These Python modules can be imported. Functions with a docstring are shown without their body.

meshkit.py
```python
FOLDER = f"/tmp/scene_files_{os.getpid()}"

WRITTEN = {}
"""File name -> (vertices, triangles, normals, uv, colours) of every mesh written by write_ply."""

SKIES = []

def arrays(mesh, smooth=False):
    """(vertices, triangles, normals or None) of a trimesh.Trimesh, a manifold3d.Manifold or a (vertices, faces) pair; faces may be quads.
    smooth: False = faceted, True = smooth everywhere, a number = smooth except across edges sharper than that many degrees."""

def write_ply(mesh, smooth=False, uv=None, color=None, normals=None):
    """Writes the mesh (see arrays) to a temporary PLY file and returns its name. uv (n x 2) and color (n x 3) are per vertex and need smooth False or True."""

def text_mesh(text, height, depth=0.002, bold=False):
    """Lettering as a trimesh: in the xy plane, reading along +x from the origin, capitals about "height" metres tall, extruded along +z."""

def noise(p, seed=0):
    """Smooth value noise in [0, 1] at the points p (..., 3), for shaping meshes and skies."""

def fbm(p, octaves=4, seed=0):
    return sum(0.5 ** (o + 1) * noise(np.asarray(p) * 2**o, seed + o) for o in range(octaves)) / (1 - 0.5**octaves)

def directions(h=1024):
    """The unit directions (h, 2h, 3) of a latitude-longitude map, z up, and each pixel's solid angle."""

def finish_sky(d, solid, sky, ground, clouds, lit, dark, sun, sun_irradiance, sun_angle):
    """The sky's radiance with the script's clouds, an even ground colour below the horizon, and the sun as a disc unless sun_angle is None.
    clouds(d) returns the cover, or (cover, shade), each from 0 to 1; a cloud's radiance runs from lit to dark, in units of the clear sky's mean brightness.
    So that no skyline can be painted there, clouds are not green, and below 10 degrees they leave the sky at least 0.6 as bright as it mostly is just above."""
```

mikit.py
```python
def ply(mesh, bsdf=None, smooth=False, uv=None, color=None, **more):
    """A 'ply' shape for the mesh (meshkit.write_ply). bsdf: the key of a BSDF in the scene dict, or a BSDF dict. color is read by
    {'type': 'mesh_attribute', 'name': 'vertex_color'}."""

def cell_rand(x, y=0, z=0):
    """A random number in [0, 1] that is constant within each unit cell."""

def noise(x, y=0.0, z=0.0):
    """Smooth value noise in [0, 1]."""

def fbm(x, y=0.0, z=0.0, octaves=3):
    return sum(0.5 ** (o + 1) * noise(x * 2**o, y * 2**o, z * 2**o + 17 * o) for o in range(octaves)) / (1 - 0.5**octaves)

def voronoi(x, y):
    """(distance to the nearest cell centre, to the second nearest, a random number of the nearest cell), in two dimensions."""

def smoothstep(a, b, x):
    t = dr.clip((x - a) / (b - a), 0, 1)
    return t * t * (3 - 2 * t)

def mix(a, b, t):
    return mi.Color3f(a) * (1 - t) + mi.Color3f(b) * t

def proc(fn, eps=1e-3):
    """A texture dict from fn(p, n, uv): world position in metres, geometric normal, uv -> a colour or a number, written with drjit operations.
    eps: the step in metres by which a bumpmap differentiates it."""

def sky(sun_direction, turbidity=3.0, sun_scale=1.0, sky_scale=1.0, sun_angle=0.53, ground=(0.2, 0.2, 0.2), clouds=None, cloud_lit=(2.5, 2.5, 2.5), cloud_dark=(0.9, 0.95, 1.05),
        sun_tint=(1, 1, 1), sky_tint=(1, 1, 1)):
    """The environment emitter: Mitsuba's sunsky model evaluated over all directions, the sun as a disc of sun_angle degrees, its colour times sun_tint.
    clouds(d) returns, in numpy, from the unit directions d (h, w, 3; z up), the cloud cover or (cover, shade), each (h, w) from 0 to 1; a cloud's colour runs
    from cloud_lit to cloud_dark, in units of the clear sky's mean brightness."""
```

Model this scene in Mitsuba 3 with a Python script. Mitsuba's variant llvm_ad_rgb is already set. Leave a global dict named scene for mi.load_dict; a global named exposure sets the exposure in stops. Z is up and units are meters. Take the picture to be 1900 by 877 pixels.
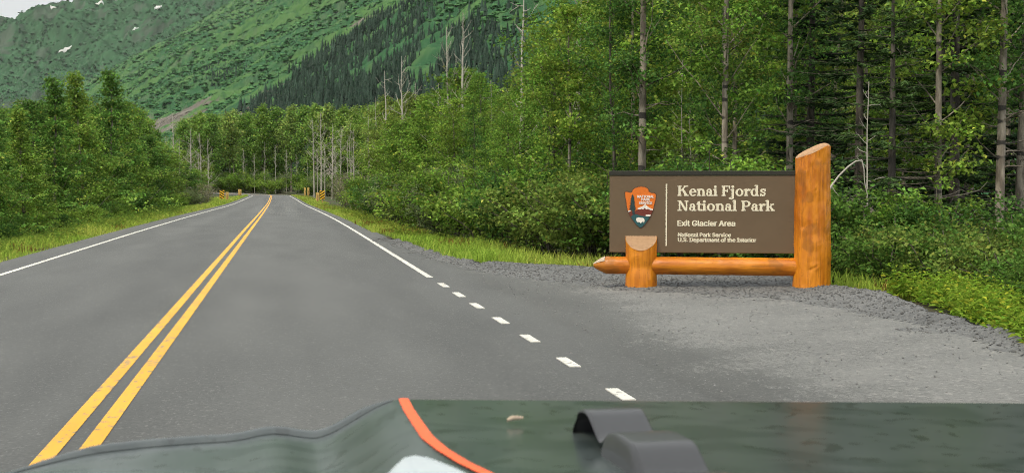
import math, random, numpy as np, trimesh, mitsuba as mi, mikit, meshkit
import drjit as dr
import manifold3d as m3
from shapely.geometry import Polygon, LineString, Point, box as sbox
from shapely.ops import unary_union
from shapely import affinity
from scipy.spatial import cKDTree
from scipy import ndimage
T = mi.ScalarTransform4f
scene, labels = {}, {}
PI = math.pi
# ------------------------------------------------------------------ camera, light, exposure
EYE = np.array([0.0, 0.0, 1.55])
YAW, PITCH = math.radians(10.04), math.radians(2.23)
DIRV = np.array([math.sin(YAW) * math.cos(PITCH), math.cos(YAW) * math.cos(PITCH), -math.sin(PITCH)])
scene['camera'] = {'type': 'thinlens', 'fov': 43.19, 'fov_axis': 'x', 'near_clip': 0.05, 'far_clip': 30000.0,
                   'aperture_radius': 0.0022, 'focus_distance': 22.0, 'medium': {'type': 'ref', 'id': 'air'},
                   'to_world': T().look_at(origin=EYE.tolist(), target=(EYE + DIRV * 10).tolist(), up=[0, 0, 1])}
scene['sky'] = mikit.sky([-0.5, -0.45, 0.95], turbidity=3, sun_scale=0.36, sun_angle=20, 
                         clouds=lambda d: (1.0, 1.0 - np.clip(d[..., 2], 0, 1)), cloud_lit=(2.85, 2.94, 2.98), cloud_dark=(1.5, 1.55, 1.575),
                         sun_tint=(0.95, 1.0, 1.03))
exposure = 2.3
HAZE = 0.00002
scene['air'] = {'type': 'homogeneous', 'albedo': {'type': 'rgb', 'value': [0.93, 0.95, 0.965]}, 'sigma_t': HAZE}
scene['haze'] = {'type': 'cube', 'to_world': T().translate([-1500, 4500, 1247]).scale([7500, 6500, 1255]),
                 'bsdf': {'type': 'null'}, 'interior': {'type': 'ref', 'id': 'air'}}
labels['haze'] = {'label': 'thin pale haze in the valley air', 'kind': 'stuff', 'category': 'haze'}
rng = np.random.default_rng(7)
random.seed(7)
def fbm(p, o=3, s=0): return meshkit.fbm(np.asarray(p, float), o, s)
def n2(x, y, s=0, z=0.0): return meshkit.noise(np.stack([x, y, x * 0 + z], -1), s)
def sstep(a, b, x):
    t = np.clip((np.asarray(x, float) - a) / (b - a), 0, 1); return t * t * (3 - 2 * t)

# ------------------------------------------------------------------ materials
def attr(): return {'type': 'mesh_attribute', 'name': 'vertex_color'}
def rgb(*c): return {'type': 'rgb', 'value': list(c)}
def princ(color, rough=0.6, **k):
    return {'type': 'twosided', 'b': {'type': 'principled', 'base_color': color, 'roughness': rough, **k}}
def R(key): return {'type': 'ref', 'id': key}
scene['m_leaf'] = {'type': 'principledthin', 'base_color': attr(), 'roughness': 0.45, 'diff_trans': 0.55, 'spec_trans': 0.0, 'eta': 1.4}
scene['m_matte'] = {'type': 'twosided', 'b': {'type': 'diffuse', 'reflectance': attr()}}
def bark_fn(p, n, uv):
    v = mikit.fbm(p.x * 9 + uv.x * 0, p.y * 9, p.z * 2.2, 3)
    k = mikit.noise(p.x * 3, p.y * 3, p.z * 7)
    c = mikit.mix((0.15, 0.125, 0.10), (0.36, 0.315, 0.255), mikit.smoothstep(0.3, 0.7, v))
    return mikit.mix(c, (0.05, 0.045, 0.04), mikit.smoothstep(0.70, 0.78, k))
scene['m_bark_pale'] = princ(mikit.proc(bark_fn), 0.85)
def barkd_fn(p, n, uv):
    v = mikit.fbm(p.x * 11, p.y * 11, p.z * 2.5, 3)
    return mikit.mix((0.055, 0.048, 0.042), (0.17, 0.145, 0.12), mikit.smoothstep(0.3, 0.75, v))
scene['m_bark_dark'] = princ(mikit.proc(barkd_fn), 0.9)
scene['m_bone'] = princ(rgb(0.45, 0.42, 0.37), 0.8)
def paving(p):
    fine = mikit.noise(p.x * 70, p.y * 70, 0)
    agg = mikit.smoothstep(0.80, 0.9, mikit.noise(p.x * 52, p.y * 40, 3))
    mid = mikit.fbm(p.x * 1.9, p.y * 0.35, 5, 3)
    wheel = mikit.noise(p.x * 1.25 + 0.4, p.y * 0.02, 9)
    tone = 0.5 + (fine - 0.5) * 0.55 + (mid - 0.5) * 0.7 + (wheel - 0.5) * 0.6
    c = mikit.mix((0.060, 0.063, 0.062), (0.102, 0.106, 0.103), tone)
    return mikit.mix(c, (0.20, 0.198, 0.19), agg * 0.28)
def asphalt_fn(p, n, uv): return paving(p)
def asphalt_bump(p, n, uv): return mikit.noise(p.x * 55, p.y * 55, 1) + mikit.noise(p.x * 23, p.y * 23, 2)
def bumped(inner, fn, scale, eps=0.004): return {'type': 'bumpmap', 'arbitrary': mikit.proc(fn, eps), 'scale': scale, 'bsdf': inner}
scene['m_asphalt'] = {'type': 'twosided', 'b': {'type': 'principled', 'base_color': mikit.proc(asphalt_fn), 'roughness': 0.72, 'specular': 0.4}}
def layby_fn(p, n, uv):
    grit = mikit.smoothstep(0.74, 0.86, mikit.noise(p.x * 26, p.y * 26, 3)); dark = mikit.smoothstep(0.76, 0.86, mikit.noise(p.x * 21 + 7, p.y * 21, 6))
    streak = mikit.fbm(p.x * 0.9 + p.y * .35, p.y * 1.6 - p.x * .9, 5, 4); patch = mikit.fbm(p.x * .45, p.y * .45, 8, 3); fine = mikit.noise(p.x * 60, p.y * 60, 0)
    film = mikit.smoothstep(.36, .58, streak * .38 + patch * .30 + .16 + (fine - .5) * .30 + (mikit.noise(p.x * 22, p.y * 9, 12) - .5) * .16 + dr.clip((p.x - 4.5) * .24, -.40, .16))
    c = mikit.mix(paving(p), mikit.mix((0.106, 0.109, 0.107), (0.156, 0.159, 0.154), 0.5 + (fine - .5) * .8 + (streak - .5) * .9), film)
    c = mikit.mix(c, (0.30, 0.29, 0.275), grit * 0.25 * film)
    return mikit.mix(c, (0.05, 0.05, 0.052), dark * 0.3 * film)
scene['m_layby'] = {'type': 'twosided', 'b': {'type': 'principled', 'base_color': mikit.proc(layby_fn), 'roughness': 0.85, 'specular': 0.3}}
def gravel_fn(p, n, uv):
    a = mikit.noise(p.x * 62, p.y * 62, p.z * 62); b = mikit.noise(p.x * 16, p.y * 16, p.z * 16 + 4); m = mikit.fbm(p.x * 1.3, p.y * 1.3, 2, 3)
    return mikit.mix((0.058, 0.061, 0.062), (0.145, 0.148, 0.147), 0.5 + (a - .5) * .8 + (b - .5) * .35 + (m - .5) * .5)
scene['m_gravel'] = princ(mikit.proc(gravel_fn), 0.85)
def soil_fn(p, n, uv):
    a = mikit.fbm(p.x * 3, p.y * 3, 0, 4); b = mikit.fbm(p.x * 0.4, p.y * .4, 3, 3)
    c = mikit.mix((0.022, 0.018, 0.012), (0.055, 0.045, 0.028), a)
    return mikit.mix(c, (0.035, 0.055, 0.016), mikit.smoothstep(0.4, 0.65, b))
scene['m_soil'] = princ(mikit.proc(soil_fn), 0.95)
def paint(c1, c2, wear):
    def fn(p, n, uv):
        w = mikit.smoothstep(0.60, 0.78, mikit.fbm(p.x * 22, p.y * 14, 1, 3)); g = mikit.fbm(p.x * 3, p.y * 1.2, 6, 3)
        return mikit.mix(mikit.mix(c1, c2, g), (0.16, 0.155, 0.14), w * wear)
    return princ(mikit.proc(fn), 0.6)
scene['m_yellow'] = paint((0.58, 0.285, 0.018), (0.70, 0.36, 0.03), 0.7)
scene['m_white'] = paint((0.46, 0.46, 0.42), (0.60, 0.59, 0.54), 0.7)
def log_fn(p, n, uv):
    v = uv.y + (mikit.noise(uv.x * 3, uv.y * 3, 2) - .5) * .12
    g = mikit.fbm(uv.x * 26, v * 2.2, 1, 4); s = mikit.fbm(uv.x * 70, v * 5.0, 3, 2); b = mikit.fbm(uv.x * 2.2, uv.y * 1.9, 5, 3)
    c = mikit.mix((0.46, 0.128, 0.005), (0.73, 0.262, 0.015), mikit.smoothstep(0.25, 0.75, g * .5 + b * .5))
    c = mikit.mix(c, (0.20, 0.05, 0.006), mikit.smoothstep(0.62, 0.8, s) * .35)
    return mikit.mix(c, (0.27, 0.10, 0.012), mikit.smoothstep(.64, .74, mikit.fbm(uv.x * 5, uv.y * 4, 9, 3)) * .5)
def log_bump(p, n, uv): return mikit.fbm(uv.x * 9, uv.y * 3, 1, 3) + .5 * mikit.noise(uv.x * 24, uv.y * 12, 3)
scene['m_log'] = {'type': 'twosided', 'b': {'type': 'bumpmap', 'arbitrary': mikit.proc(log_bump, 0.006), 'scale': 0.009,
                  'bsdf': {'type': 'principled', 'base_color': mikit.proc(log_fn), 'roughness': 0.36, 'specular': 0.4, 'clearcoat': 0.2, 'clearcoat_gloss': 0.85}}}
def cutwood_fn(p, n, uv):
    a = mikit.fbm(p.x * 30, p.y * 30, p.z * 30, 3); b = mikit.fbm(p.x * 7, p.y * 7, p.z * 60, 2)
    return mikit.mix((0.30, 0.165, 0.080), (0.47, 0.300, 0.165), a * .6 + b * .4)
scene['m_cutwood'] = princ(mikit.proc(cutwood_fn), 0.6)
scene['m_tipwood'] = princ(rgb(0.50, 0.40, 0.30), 0.7)
def board_fn(p, n, uv):
    a = mikit.fbm(p.x * 2.0, p.y * 2, p.z * 2.5, 3); f = mikit.noise(p.x * 60, p.y * 60, p.z * 60)
    return mikit.mix((0.120, 0.080, 0.043), (0.152, 0.104, 0.058), a * .8 + f * .2)
scene['m_board'] = princ(mikit.proc(board_fn), 0.55)
scene['m_cap'] = princ(rgb(0.022, 0.022, 0.014), 0.5)
def flat(c, r=0.55): return princ(rgb(*c), r)
for k, c in dict(cream=(0.78, 0.72, 0.55), orange=(0.72, 0.17, 0.012), rimbrown=(0.10, 0.045, 0.02), forest=(0.018, 0.045, 0.045), maroon=(0.16, 0.030, 0.017),
                 teal=(0.018, 0.085, 0.090), snowwhite=(0.80, 0.76, 0.68), pink=(0.80, 0.55, 0.42), signyellow=(0.90, 0.52, 0.01), black=(0.012, 0.012, 0.012),
                 tanback=(0.62, 0.43, 0.13), postwood=(0.42, 0.24, 0.09), stripe=(0.80, 0.11, 0.025), rubber=(0.02, 0.02, 0.02)).items():
    scene['m_' + k] = flat(c)
def hood_fn(p, n, uv):
    sw = mikit.noise(p.x * 13 + 2.2 * mikit.noise(p.x * 7, p.y * 7, 1), p.y * 17 + 2.2 * mikit.noise(p.x * 6, p.y * 6, 4), 2)
    d = mikit.smoothstep(.78, .86, mikit.noise(p.x * 42 + 4 * mikit.noise(p.x * 12, p.y * 12, 3), p.y * 40 + 3 * mikit.noise(p.x * 14, p.y * 14, 9), 7))
    c = mikit.mix((0.030, 0.041, 0.041), (0.044, 0.056, 0.056), mikit.smoothstep(.3, .7, sw))
    return mikit.mix(c, (0.016, 0.022, 0.021), d * .7)
def hood_rough(p, n, uv):
    s = mikit.fbm(p.x * 7, p.y * 7, 2, 3)
    return .15 + .08 * s
scene['m_paint'] = {'type': 'twosided', 'b': {'type': 'principled', 'base_color': mikit.proc(hood_fn), 'roughness': mikit.proc(hood_rough), 'specular': 0.8, 'clearcoat': 0.7, 'clearcoat_gloss': 0.9}}
scene['m_vent'] = princ(rgb(0.036, 0.038, 0.042), 0.30, specular=0.5)
scene['m_ventdark'] = princ(rgb(0.012, 0.012, 0.013), 0.6)
scene['m_pale'] = princ(rgb(0.40, 0.45, 0.48), 0.35)
scene['m_snow'] = princ(rgb(0.62, 0.62, 0.61), 0.8)

# ------------------------------------------------------------------ helpers
def label(key, text, cat=None, group=None, kind=None):
    d = {'label': text}
    if cat: d['category'] = cat
    if group: d['group'] = group
    if kind: d['kind'] = kind
    labels[key] = d
USED = {}
def numbered(name):
    k = USED.get(name, 0); USED[name] = k + 1
    return name if k == 0 else f'{name}_{k:03d}'
def add(key, mesh, bsdf, smooth=False, **k):
    scene[key] = mikit.ply(mesh, bsdf, smooth, **k); return key
def join(parts):
    v, f, n = [], [], 0
    for a, b in parts:
        v.append(a); f.append(np.asarray(b) + n); n += len(a)
    return np.vstack(v), np.vstack(f)
def boxm(x0, x1, y0, y1, z0, z1):
    b = trimesh.creation.box((x1 - x0, y1 - y0, z1 - z0)); b.apply_translation(((x0 + x1) / 2, (y0 + y1) / 2, (z0 + z1) / 2)); return b
def cbox(x0, x1, y0, y1, z0, z1, r=0.006):
    s = m3.Manifold.cube([x1 - x0 - 2 * r, y1 - y0 - 2 * r, z1 - z0 - 2 * r]).translate([x0 + r, y0 + r, z0 + r])
    c = [m3.Manifold.sphere(r, 8).translate([x, y, z]) for x in (x0 + r, x1 - r) for y in (y0 + r, y1 - r) for z in (z0 + r, z1 - r)]
    m = m3.Manifold.batch_hull(c + [s]).to_mesh()
    return trimesh.Trimesh(m.vert_properties[:, :3], m.tri_verts, process=False)
def tube(path, rad, sides=6):
    path, rad = np.asarray(path, float), np.asarray(rad, float)
    t = np.gradient(path, axis=0); t /= np.linalg.norm(t, axis=1, keepdims=True) + 1e-9
    ref = np.where(np.abs(t[:, 2:3]) < 0.8, [[0, 0, 1.0]], [[1.0, 0, 0]])
    if (np.abs(t[:, 2]) > 0.8).mean() > .4: ref[:] = [1, 0.02, 0]
    else: ref[:] = [0.03, 0, 1]
    a = np.cross(t, ref); a /= np.linalg.norm(a, axis=1, keepdims=True) + 1e-9
    b = np.cross(t, a); ang = np.arange(sides) * 2 * PI / sides
    v = path[:, None] + rad[:, None, None] * (np.cos(ang)[None, :, None] * a[:, None] + np.sin(ang)[None, :, None] * b[:, None])
    i = np.arange(len(path) - 1)[:, None] * sides; j = np.arange(sides)[None]; k = (j + 1) % sides
    f = np.concatenate([np.stack([i + j, i + k, i + k + sides], -1).reshape(-1, 3), np.stack([i + j, i + k + sides, i + j + sides], -1).reshape(-1, 3)])
    return v.reshape(-1, 3), f
def grid_faces(nr, nc):
    i = np.arange(nr - 1)[:, None] * nc + np.arange(nc - 1)[None]
    return np.concatenate([np.stack([i, i + 1, i + nc + 1], -1).reshape(-1, 3), np.stack([i, i + nc + 1, i + nc], -1).reshape(-1, 3)])
def extr(poly, d):
    gs = [g for g in getattr(poly, 'geoms', [poly]) if g.area > 1e-9]
    return trimesh.util.concatenate([trimesh.creation.extrude_polygon(g, d, engine='earcut') for g in gs])

# ------------------------------------------------------------------ road alignment and ground
def zroad(Y): return -0.4 * sstep(40, 160, Y) + 0.75 * sstep(292, 345, Y)
ys = np.arange(-12, 268, 2.0)
cx = -1.22 - 0.35 * sstep(50, 160, ys) - 0.75 * sstep(130, 290, ys)
pts = np.stack([cx, ys], 1)
h0, p0 = math.atan2(pts[-1][1] - pts[-2][1], pts[-1][0] - pts[-2][0]), pts[-1].copy()
arc, hd = [], h0
for i in range(140):
    hd += 2.0 / (75 + 90 * max(0, 1 - i / 12)) if hd < PI * 1.04 else 0
    p0 = p0 + 2.0 * np.array([math.cos(hd), math.sin(hd)]); arc.append(p0.copy())
CL = np.vstack([pts, arc])
tg = np.gradient(CL, axis=0); tg /= np.linalg.norm(tg, axis=1, keepdims=True)
NR = np.stack([tg[:, 1], -tg[:, 0]], 1)
CLT = cKDTree(CL)
def road_off(X, Y):
    d, i = CLT.query(np.stack([X, Y], -1).reshape(-1, 2), k=1)
    s = ((np.stack([X, Y], -1).reshape(-1, 2) - CL[i]) * NR[i]).sum(1)
    far = d > np.abs(s) + 3
    return np.where(far, np.sign(s) * d, s).reshape(np.shape(X))
PAD = Polygon([(2.4, -6), (2.4, 36), (2.75, 36.5), (3.06, 31.7), (3.24, 27.4), (3.45, 23.9), (3.95, 21.9), (4.8, 19.9), (5.3, 18.75), (5.9, 18.2), (6.8, 17.3), (7.05, 15.2), (7.12, 13.7), (7.02, 12.36), (6.8, 10.95), (6.6, 8), (6.6, -6)])
BERM = Polygon([(2.9, 45), (3.13, 39.2), (3.43, 29.6), (3.73, 26.1), (4.47, 25.3), (4.96, 25.0), (5.77, 23.9), (6.9, 22.6), (8.2, 21.2), (8.9, 20.2), (8.6, 18.9), (8.65, 17.8), (8.76, 17.0), (8.31, 15.3), (7.75, 13.4), (7.15, 11.5), (7.0, 8), (7.0, -6), (2.5, -6), (2.5, 45)])
def berm_z(X, Y):
    # low ridge of piled gravel running along the outer edge, round the sign and back along the lay-by
    line = LineString([(3.05, 42), (3.3, 30), (3.75, 25.0), (5.3, 23.1), (7.3, 21.5), (8.55, 19.6), (8.35, 16.9), (7.85, 15.0), (7.35, 13.2), (6.95, 10.5), (6.8, 6)])
    q = np.stack([X, Y], -1).reshape(-1, 2)
    samples = np.array([line.interpolate(t).coords[0] for t in np.linspace(0, line.length, 400)])
    d = cKDTree(samples).query(q)[0].reshape(np.shape(X))
    return 0.075 * np.exp(-(d / 0.75) ** 2) + 0.015
def ground_z(X, Y):
    s = road_off(X, Y)
    z = zroad(Y) - 0.07 - 0.0 * X
    drop = sstep(4.6, 8.5, -s) * 0.45 + sstep(4.5, 9.0, s) * 0.35
    pad = sstep(10.6, 8.7, X) * sstep(46, 30, Y) * (X > 0)
    rough = (n2(X * .35, Y * .35, 3) - .5) * .35 * sstep(6, 11, np.abs(s)) + (n2(X * .03, Y * .03, 4) - .5) * 3 * sstep(80, 400, np.abs(s))
    return z - drop * (1 - pad) + rough * (1 - pad)
def geo(a, b, first, grow):
    out, s = [a], first
    while out[-1] < b: out.append(out[-1] + s); s *= grow
    return np.array(out)
gxs = np.concatenate([-geo(24, 9000, 2.2, 1.13)[::-1], np.arange(-22, 24, 0.8), geo(25, 9000, 2.2, 1.13)])
gys = np.concatenate([-geo(3, 2000, 3, 1.25)[::-1], np.arange(0, 110, 1.0), geo(112, 11000, 3, 1.04)])
GX, GY = np.meshgrid(gxs, gys)
GZ = ground_z(GX, GY)
add('ground', (np.stack([GX, GY, GZ], -1).reshape(-1, 3), grid_faces(*GX.shape)), 'm_soil', True)
label('ground', 'dark forest soil and moss under the trees', kind='structure')
def strip(off0, off1, i0, i1, lift, n=2):
    o = np.linspace(off0, off1, n)
    c = CL[i0:i1, None] + NR[i0:i1, None] * o[None, :, None]
    z = zroad(c[..., 1]) + lift - 0.012 * np.abs(o)[None]
    v = np.concatenate([c, z[..., None]], -1).reshape(-1, 3)
    return v, grid_faces(i1 - i0, n)
NCL = len(CL)
add('road', strip(-4.55, 4.35, 0, NCL, 0.03, 15), 'm_asphalt', False)
label('road', 'two lane grey asphalt road running to a left bend', kind='structure')
HW = 3.69
add('road__centre_line', strip(-.155, -.05, 0, NCL, 0.034), 'm_yellow')
add('road__centre_line_001', strip(.05, .155, 0, NCL, 0.034), 'm_yellow')
add('road__edge_line', strip(-HW - .055, -HW + .055, 0, NCL, 0.034), 'm_white')
i21 = int(np.argmin(np.abs(CL[:, 1] - 21.9)))
add('road__edge_line_001', strip(HW - .055, HW + .055, i21, NCL, 0.034), 'm_white')
dash = [(20.65, 19.84), (18.81, 18.04), (17.02, 16.31), (15.14, 14.45), (13.31, 12.67), (11.47, 10.88), (9.64, 9.11), (7.8, 7.2), (6.0, 5.4), (4.2, 3.6), (2.4, 1.8)]
for a, b in dash:
    k = numbered('road__lane_dash'); x = 2.485
    add(k, boxm(x - .05, x + .05, b, a, -0.02, -0.006), 'm_white')
label('road__centre_line', 'left yellow stripe of the double centre line'); label('road__centre_line_001', 'right yellow stripe of the double centre line')
# lay-by surface and gravel bank
def filled(poly, step, zf):
    x0, y0, x1, y1 = poly.bounds
    xs, yy = np.arange(x0, x1 + step, step), np.arange(y0, y1 + step, step)
    X, Y = np.meshgrid(xs, yy); Z = zf(X, Y)
    f = grid_faces(*X.shape); v = np.stack([X, Y, Z], -1).reshape(-1, 3)
    import shapely
    c = v[f].mean(1); keep = shapely.contains_xy(poly, c[:, 0], c[:, 1])
    f = f[keep]; u, inv = np.unique(f, return_inverse=True)
    return v[u], inv.reshape(-1, 3)
add('lay_by', filled(PAD, 0.16, lambda X, Y: -0.026 + (n2(X * .8, Y * .8, 5) - .5) * .012), 'm_layby', True)
label('lay_by', 'dusty light grey asphalt lay-by in front of the sign', kind='structure')
def bz(X, Y):
    b = berm_z(X, Y); q = np.stack([X, Y], -1).reshape(-1, 2); pd = shapely.distance(PAD, shapely.points(q)).reshape(np.shape(X)); pn = pd + (n2(X * 1.3, Y * 1.3, 8) - .5) * .45 + (n2(X * 5, Y * 5, 9) - .5) * .18
    body = b - .02 + (n2(X * 14, Y * 14, 6) - .5) * .020 + (n2(X * 3, Y * 3, 7) - .5) * .025
    inner = sstep(-.1, .5, pn); outer = sstep(0.0, .45, berm_in(X, Y))
    low = np.where(pd < .5, -.035, -.42)
    return np.minimum((-.045) * (1 - inner) + body * inner, body) * np.where(pd < .5, 1, outer) + low * np.where(pd < .5, 0, 1 - outer)
import shapely
_bd = [np.array([BERM.exterior.interpolate(t).coords[0] for t in np.linspace(0, BERM.exterior.length, 1200)])]
def berm_in(X, Y): return cKDTree(_bd[0]).query(np.stack([X, Y], -1).reshape(-1, 2))[0].reshape(np.shape(X)) * 1.0
GRAV = BERM.difference(PAD.buffer(-0.45))
add('gravel_bank', filled(GRAV, 0.05, bz), 'm_gravel', True)
label('gravel_bank', 'low bank of dark grey crushed gravel round the sign', kind='structure')
# loose stones
def stones(pos, size, seed):
    r = np.random.default_rng(seed); n = len(pos)
    o = np.array([[1, 0, 0], [-1, 0, 0], [0, 1, 0], [0, -1, 0], [0, 0, 1], [0, 0, -1]], float)
    of = np.array([[0, 2, 4], [2, 1, 4], [1, 3, 4], [3, 0, 4], [2, 0, 5], [1, 2, 5], [3, 1, 5], [0, 3, 5]])
    v = o[None] * (size[:, None, None] * r.uniform(.55, 1.2, (n, 6, 1))) * np.array([1, 1, .65])
    a = r.uniform(0, 2 * PI, n); c, s = np.cos(a)[:, None], np.sin(a)[:, None]
    v = np.stack([v[..., 0] * c - v[..., 1] * s, v[..., 0] * s + v[..., 1] * c, v[..., 2]], -1) + pos[:, None]
    col = np.repeat(r.uniform(.08, .17, (n, 1)) * np.array([[1, 1.01, 1.0]]), 6, 0)
    return (v.reshape(-1, 3), (of[None] + np.arange(n)[:, None, None] * 6).reshape(-1, 3)), col
def inside(poly, n, r):
    import shapely
    x0, y0, x1, y1 = poly.bounds; out = np.zeros((0, 2))
    while len(out) < n:
        q = r.uniform((x0, y0), (x1, y1), (n * 3, 2)); out = np.vstack([out, q[shapely.contains_xy(poly, q[:, 0], q[:, 1])]])
    return out[:n]
q = inside(GRAV.intersection(sbox(2, 8, 10, 40)), 9000, rng)
m, c = stones(np.column_stack([q, bz(q[:, 0], q[:, 1]) + .004]), rng.uniform(.007, .022, len(q)) * np.where(rng.random(len(q)) < .04, 1.8, 1), 1)
add('gravel', m, 'm_matte', color=c); label('gravel', 'loose crushed stones lying on the gravel bank', kind='stuff')
q = inside(PAD.intersection(sbox(3.2, 6, 8, 24)), 900, rng)
m, c = stones(np.column_stack([q, q[:, 0] * 0 - .022]), rng.uniform(.004, .015, len(q)) , 2)
add('scattered_gravel', m, 'm_matte', color=np.clip(c * 1.5, .03, .4)); label('scattered_gravel', 'small loose stones scattered over the lay-by asphalt', kind='stuff')

# ------------------------------------------------------------------ park sign
A = math.radians(-19.0)
SIGN = T().translate([5.47, 19.42, 0]).rotate([0, 0, 1], -19.0)     # local: x along the board, -y towards the road user, z up
S = 'park_entrance_sign'
label(S, 'brown park entrance sign held between thick orange varnished logs', 'sign')
def place(key, mesh, bsdf, smooth=False, tw=SIGN, **k): scene[key] = {**mikit.ply(mesh, bsdf, smooth, **k), 'to_world': tw}
def logmesh(length, radius, nu=56, nv=90, seed=1, knots=(), cut=None, taper=None, lump=.012, ends=True):
    """a log along +z from 0 to length, as rings; cut(x,y) gives the top height"""
    u = np.linspace(0, 2 * PI, nu + 1); t = np.linspace(0, 1, nv)
    Rr = radius * (np.ones(nv) if taper is None else taper(t * length))
    P = np.stack([np.cos(u)[None] * 1.6 + t[:, None] * 0, np.sin(u)[None] * 1.6 + t[:, None] * 0, t[:, None] * length * 1.6 + u[None] * 0], -1)
    rr = Rr[:, None] + (fbm(P * 1.1, 3, seed) - .5) * lump * 2 + (fbm(P * 4, 2, seed + 9) - .5) * lump * .7
    for (ku, kz, kr, kd) in knots:
        d = np.sqrt(((np.angle(np.exp(1j * (u - ku))))[None] * radius) ** 2 + ((t * length - kz)[:, None]) ** 2)
        rr = rr + kd * np.exp(-(d / kr) ** 2) - 1.5 * abs(kd) * np.exp(-(d / (kr * .33)) ** 2)
    X, Y = np.cos(u)[None] * rr, np.sin(u)[None] * rr
    Z = np.repeat((t * length)[:, None], nu + 1, 1)
    if cut is not None: Z = np.minimum(Z, cut(X, Y))
    v = np.stack([X, Y, Z], -1).reshape(-1, 3)
    uv = np.stack([np.repeat((u * radius)[None], nv, 0) + seed, Z + seed * 3.1], -1).reshape(-1, 2)
    return v, grid_faces(nv, nu + 1)[:, ::-1], uv, np.stack([X, Y, Z], -1)
# tall post
tall_cut = lambda x, y: 2.115 + 0.36 * x + 0.16 * y + 0 * x
tall_cut = lambda x, y: -.03 * np.log(np.exp(-(2.165 + 0.46 * x + 0.13 * (y + .1)) / .03) + np.exp(-(2.29 - 0.75 * (x - .19)) / .03)) - .10 * np.clip((np.hypot(x, y) - .20) / .07, 0, 1) ** 2 * .35
v, f, uv, ring = logmesh(2.5, .268, seed=3, cut=tall_cut, lump=.020, knots=[(-PI / 2 + .3, .75, .06, .014), (-PI / 2 - .6, 1.0, .07, -.010), (-PI / 2 + .1, 1.55, .05, .012), (-PI / 2 + .12, .40, .055, .02), (-PI / 2 - .1, .36, .04, -.012), (-PI / 2 - .5, 1.85, .06, .012), (-PI / 2 + .55, 1.2, .05, .008), (-PI / 2 - .2, 1.98, .05, .012)], taper=lambda z: 1.03 - .045 * z / 2.2 + .05 * np.exp(-z / .25))
TW = SIGN @ T().translate([2.60, 0, -.06])
place(S + '__tall_post', (v, f), 'm_log', True, TW, uv=uv)
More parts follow.
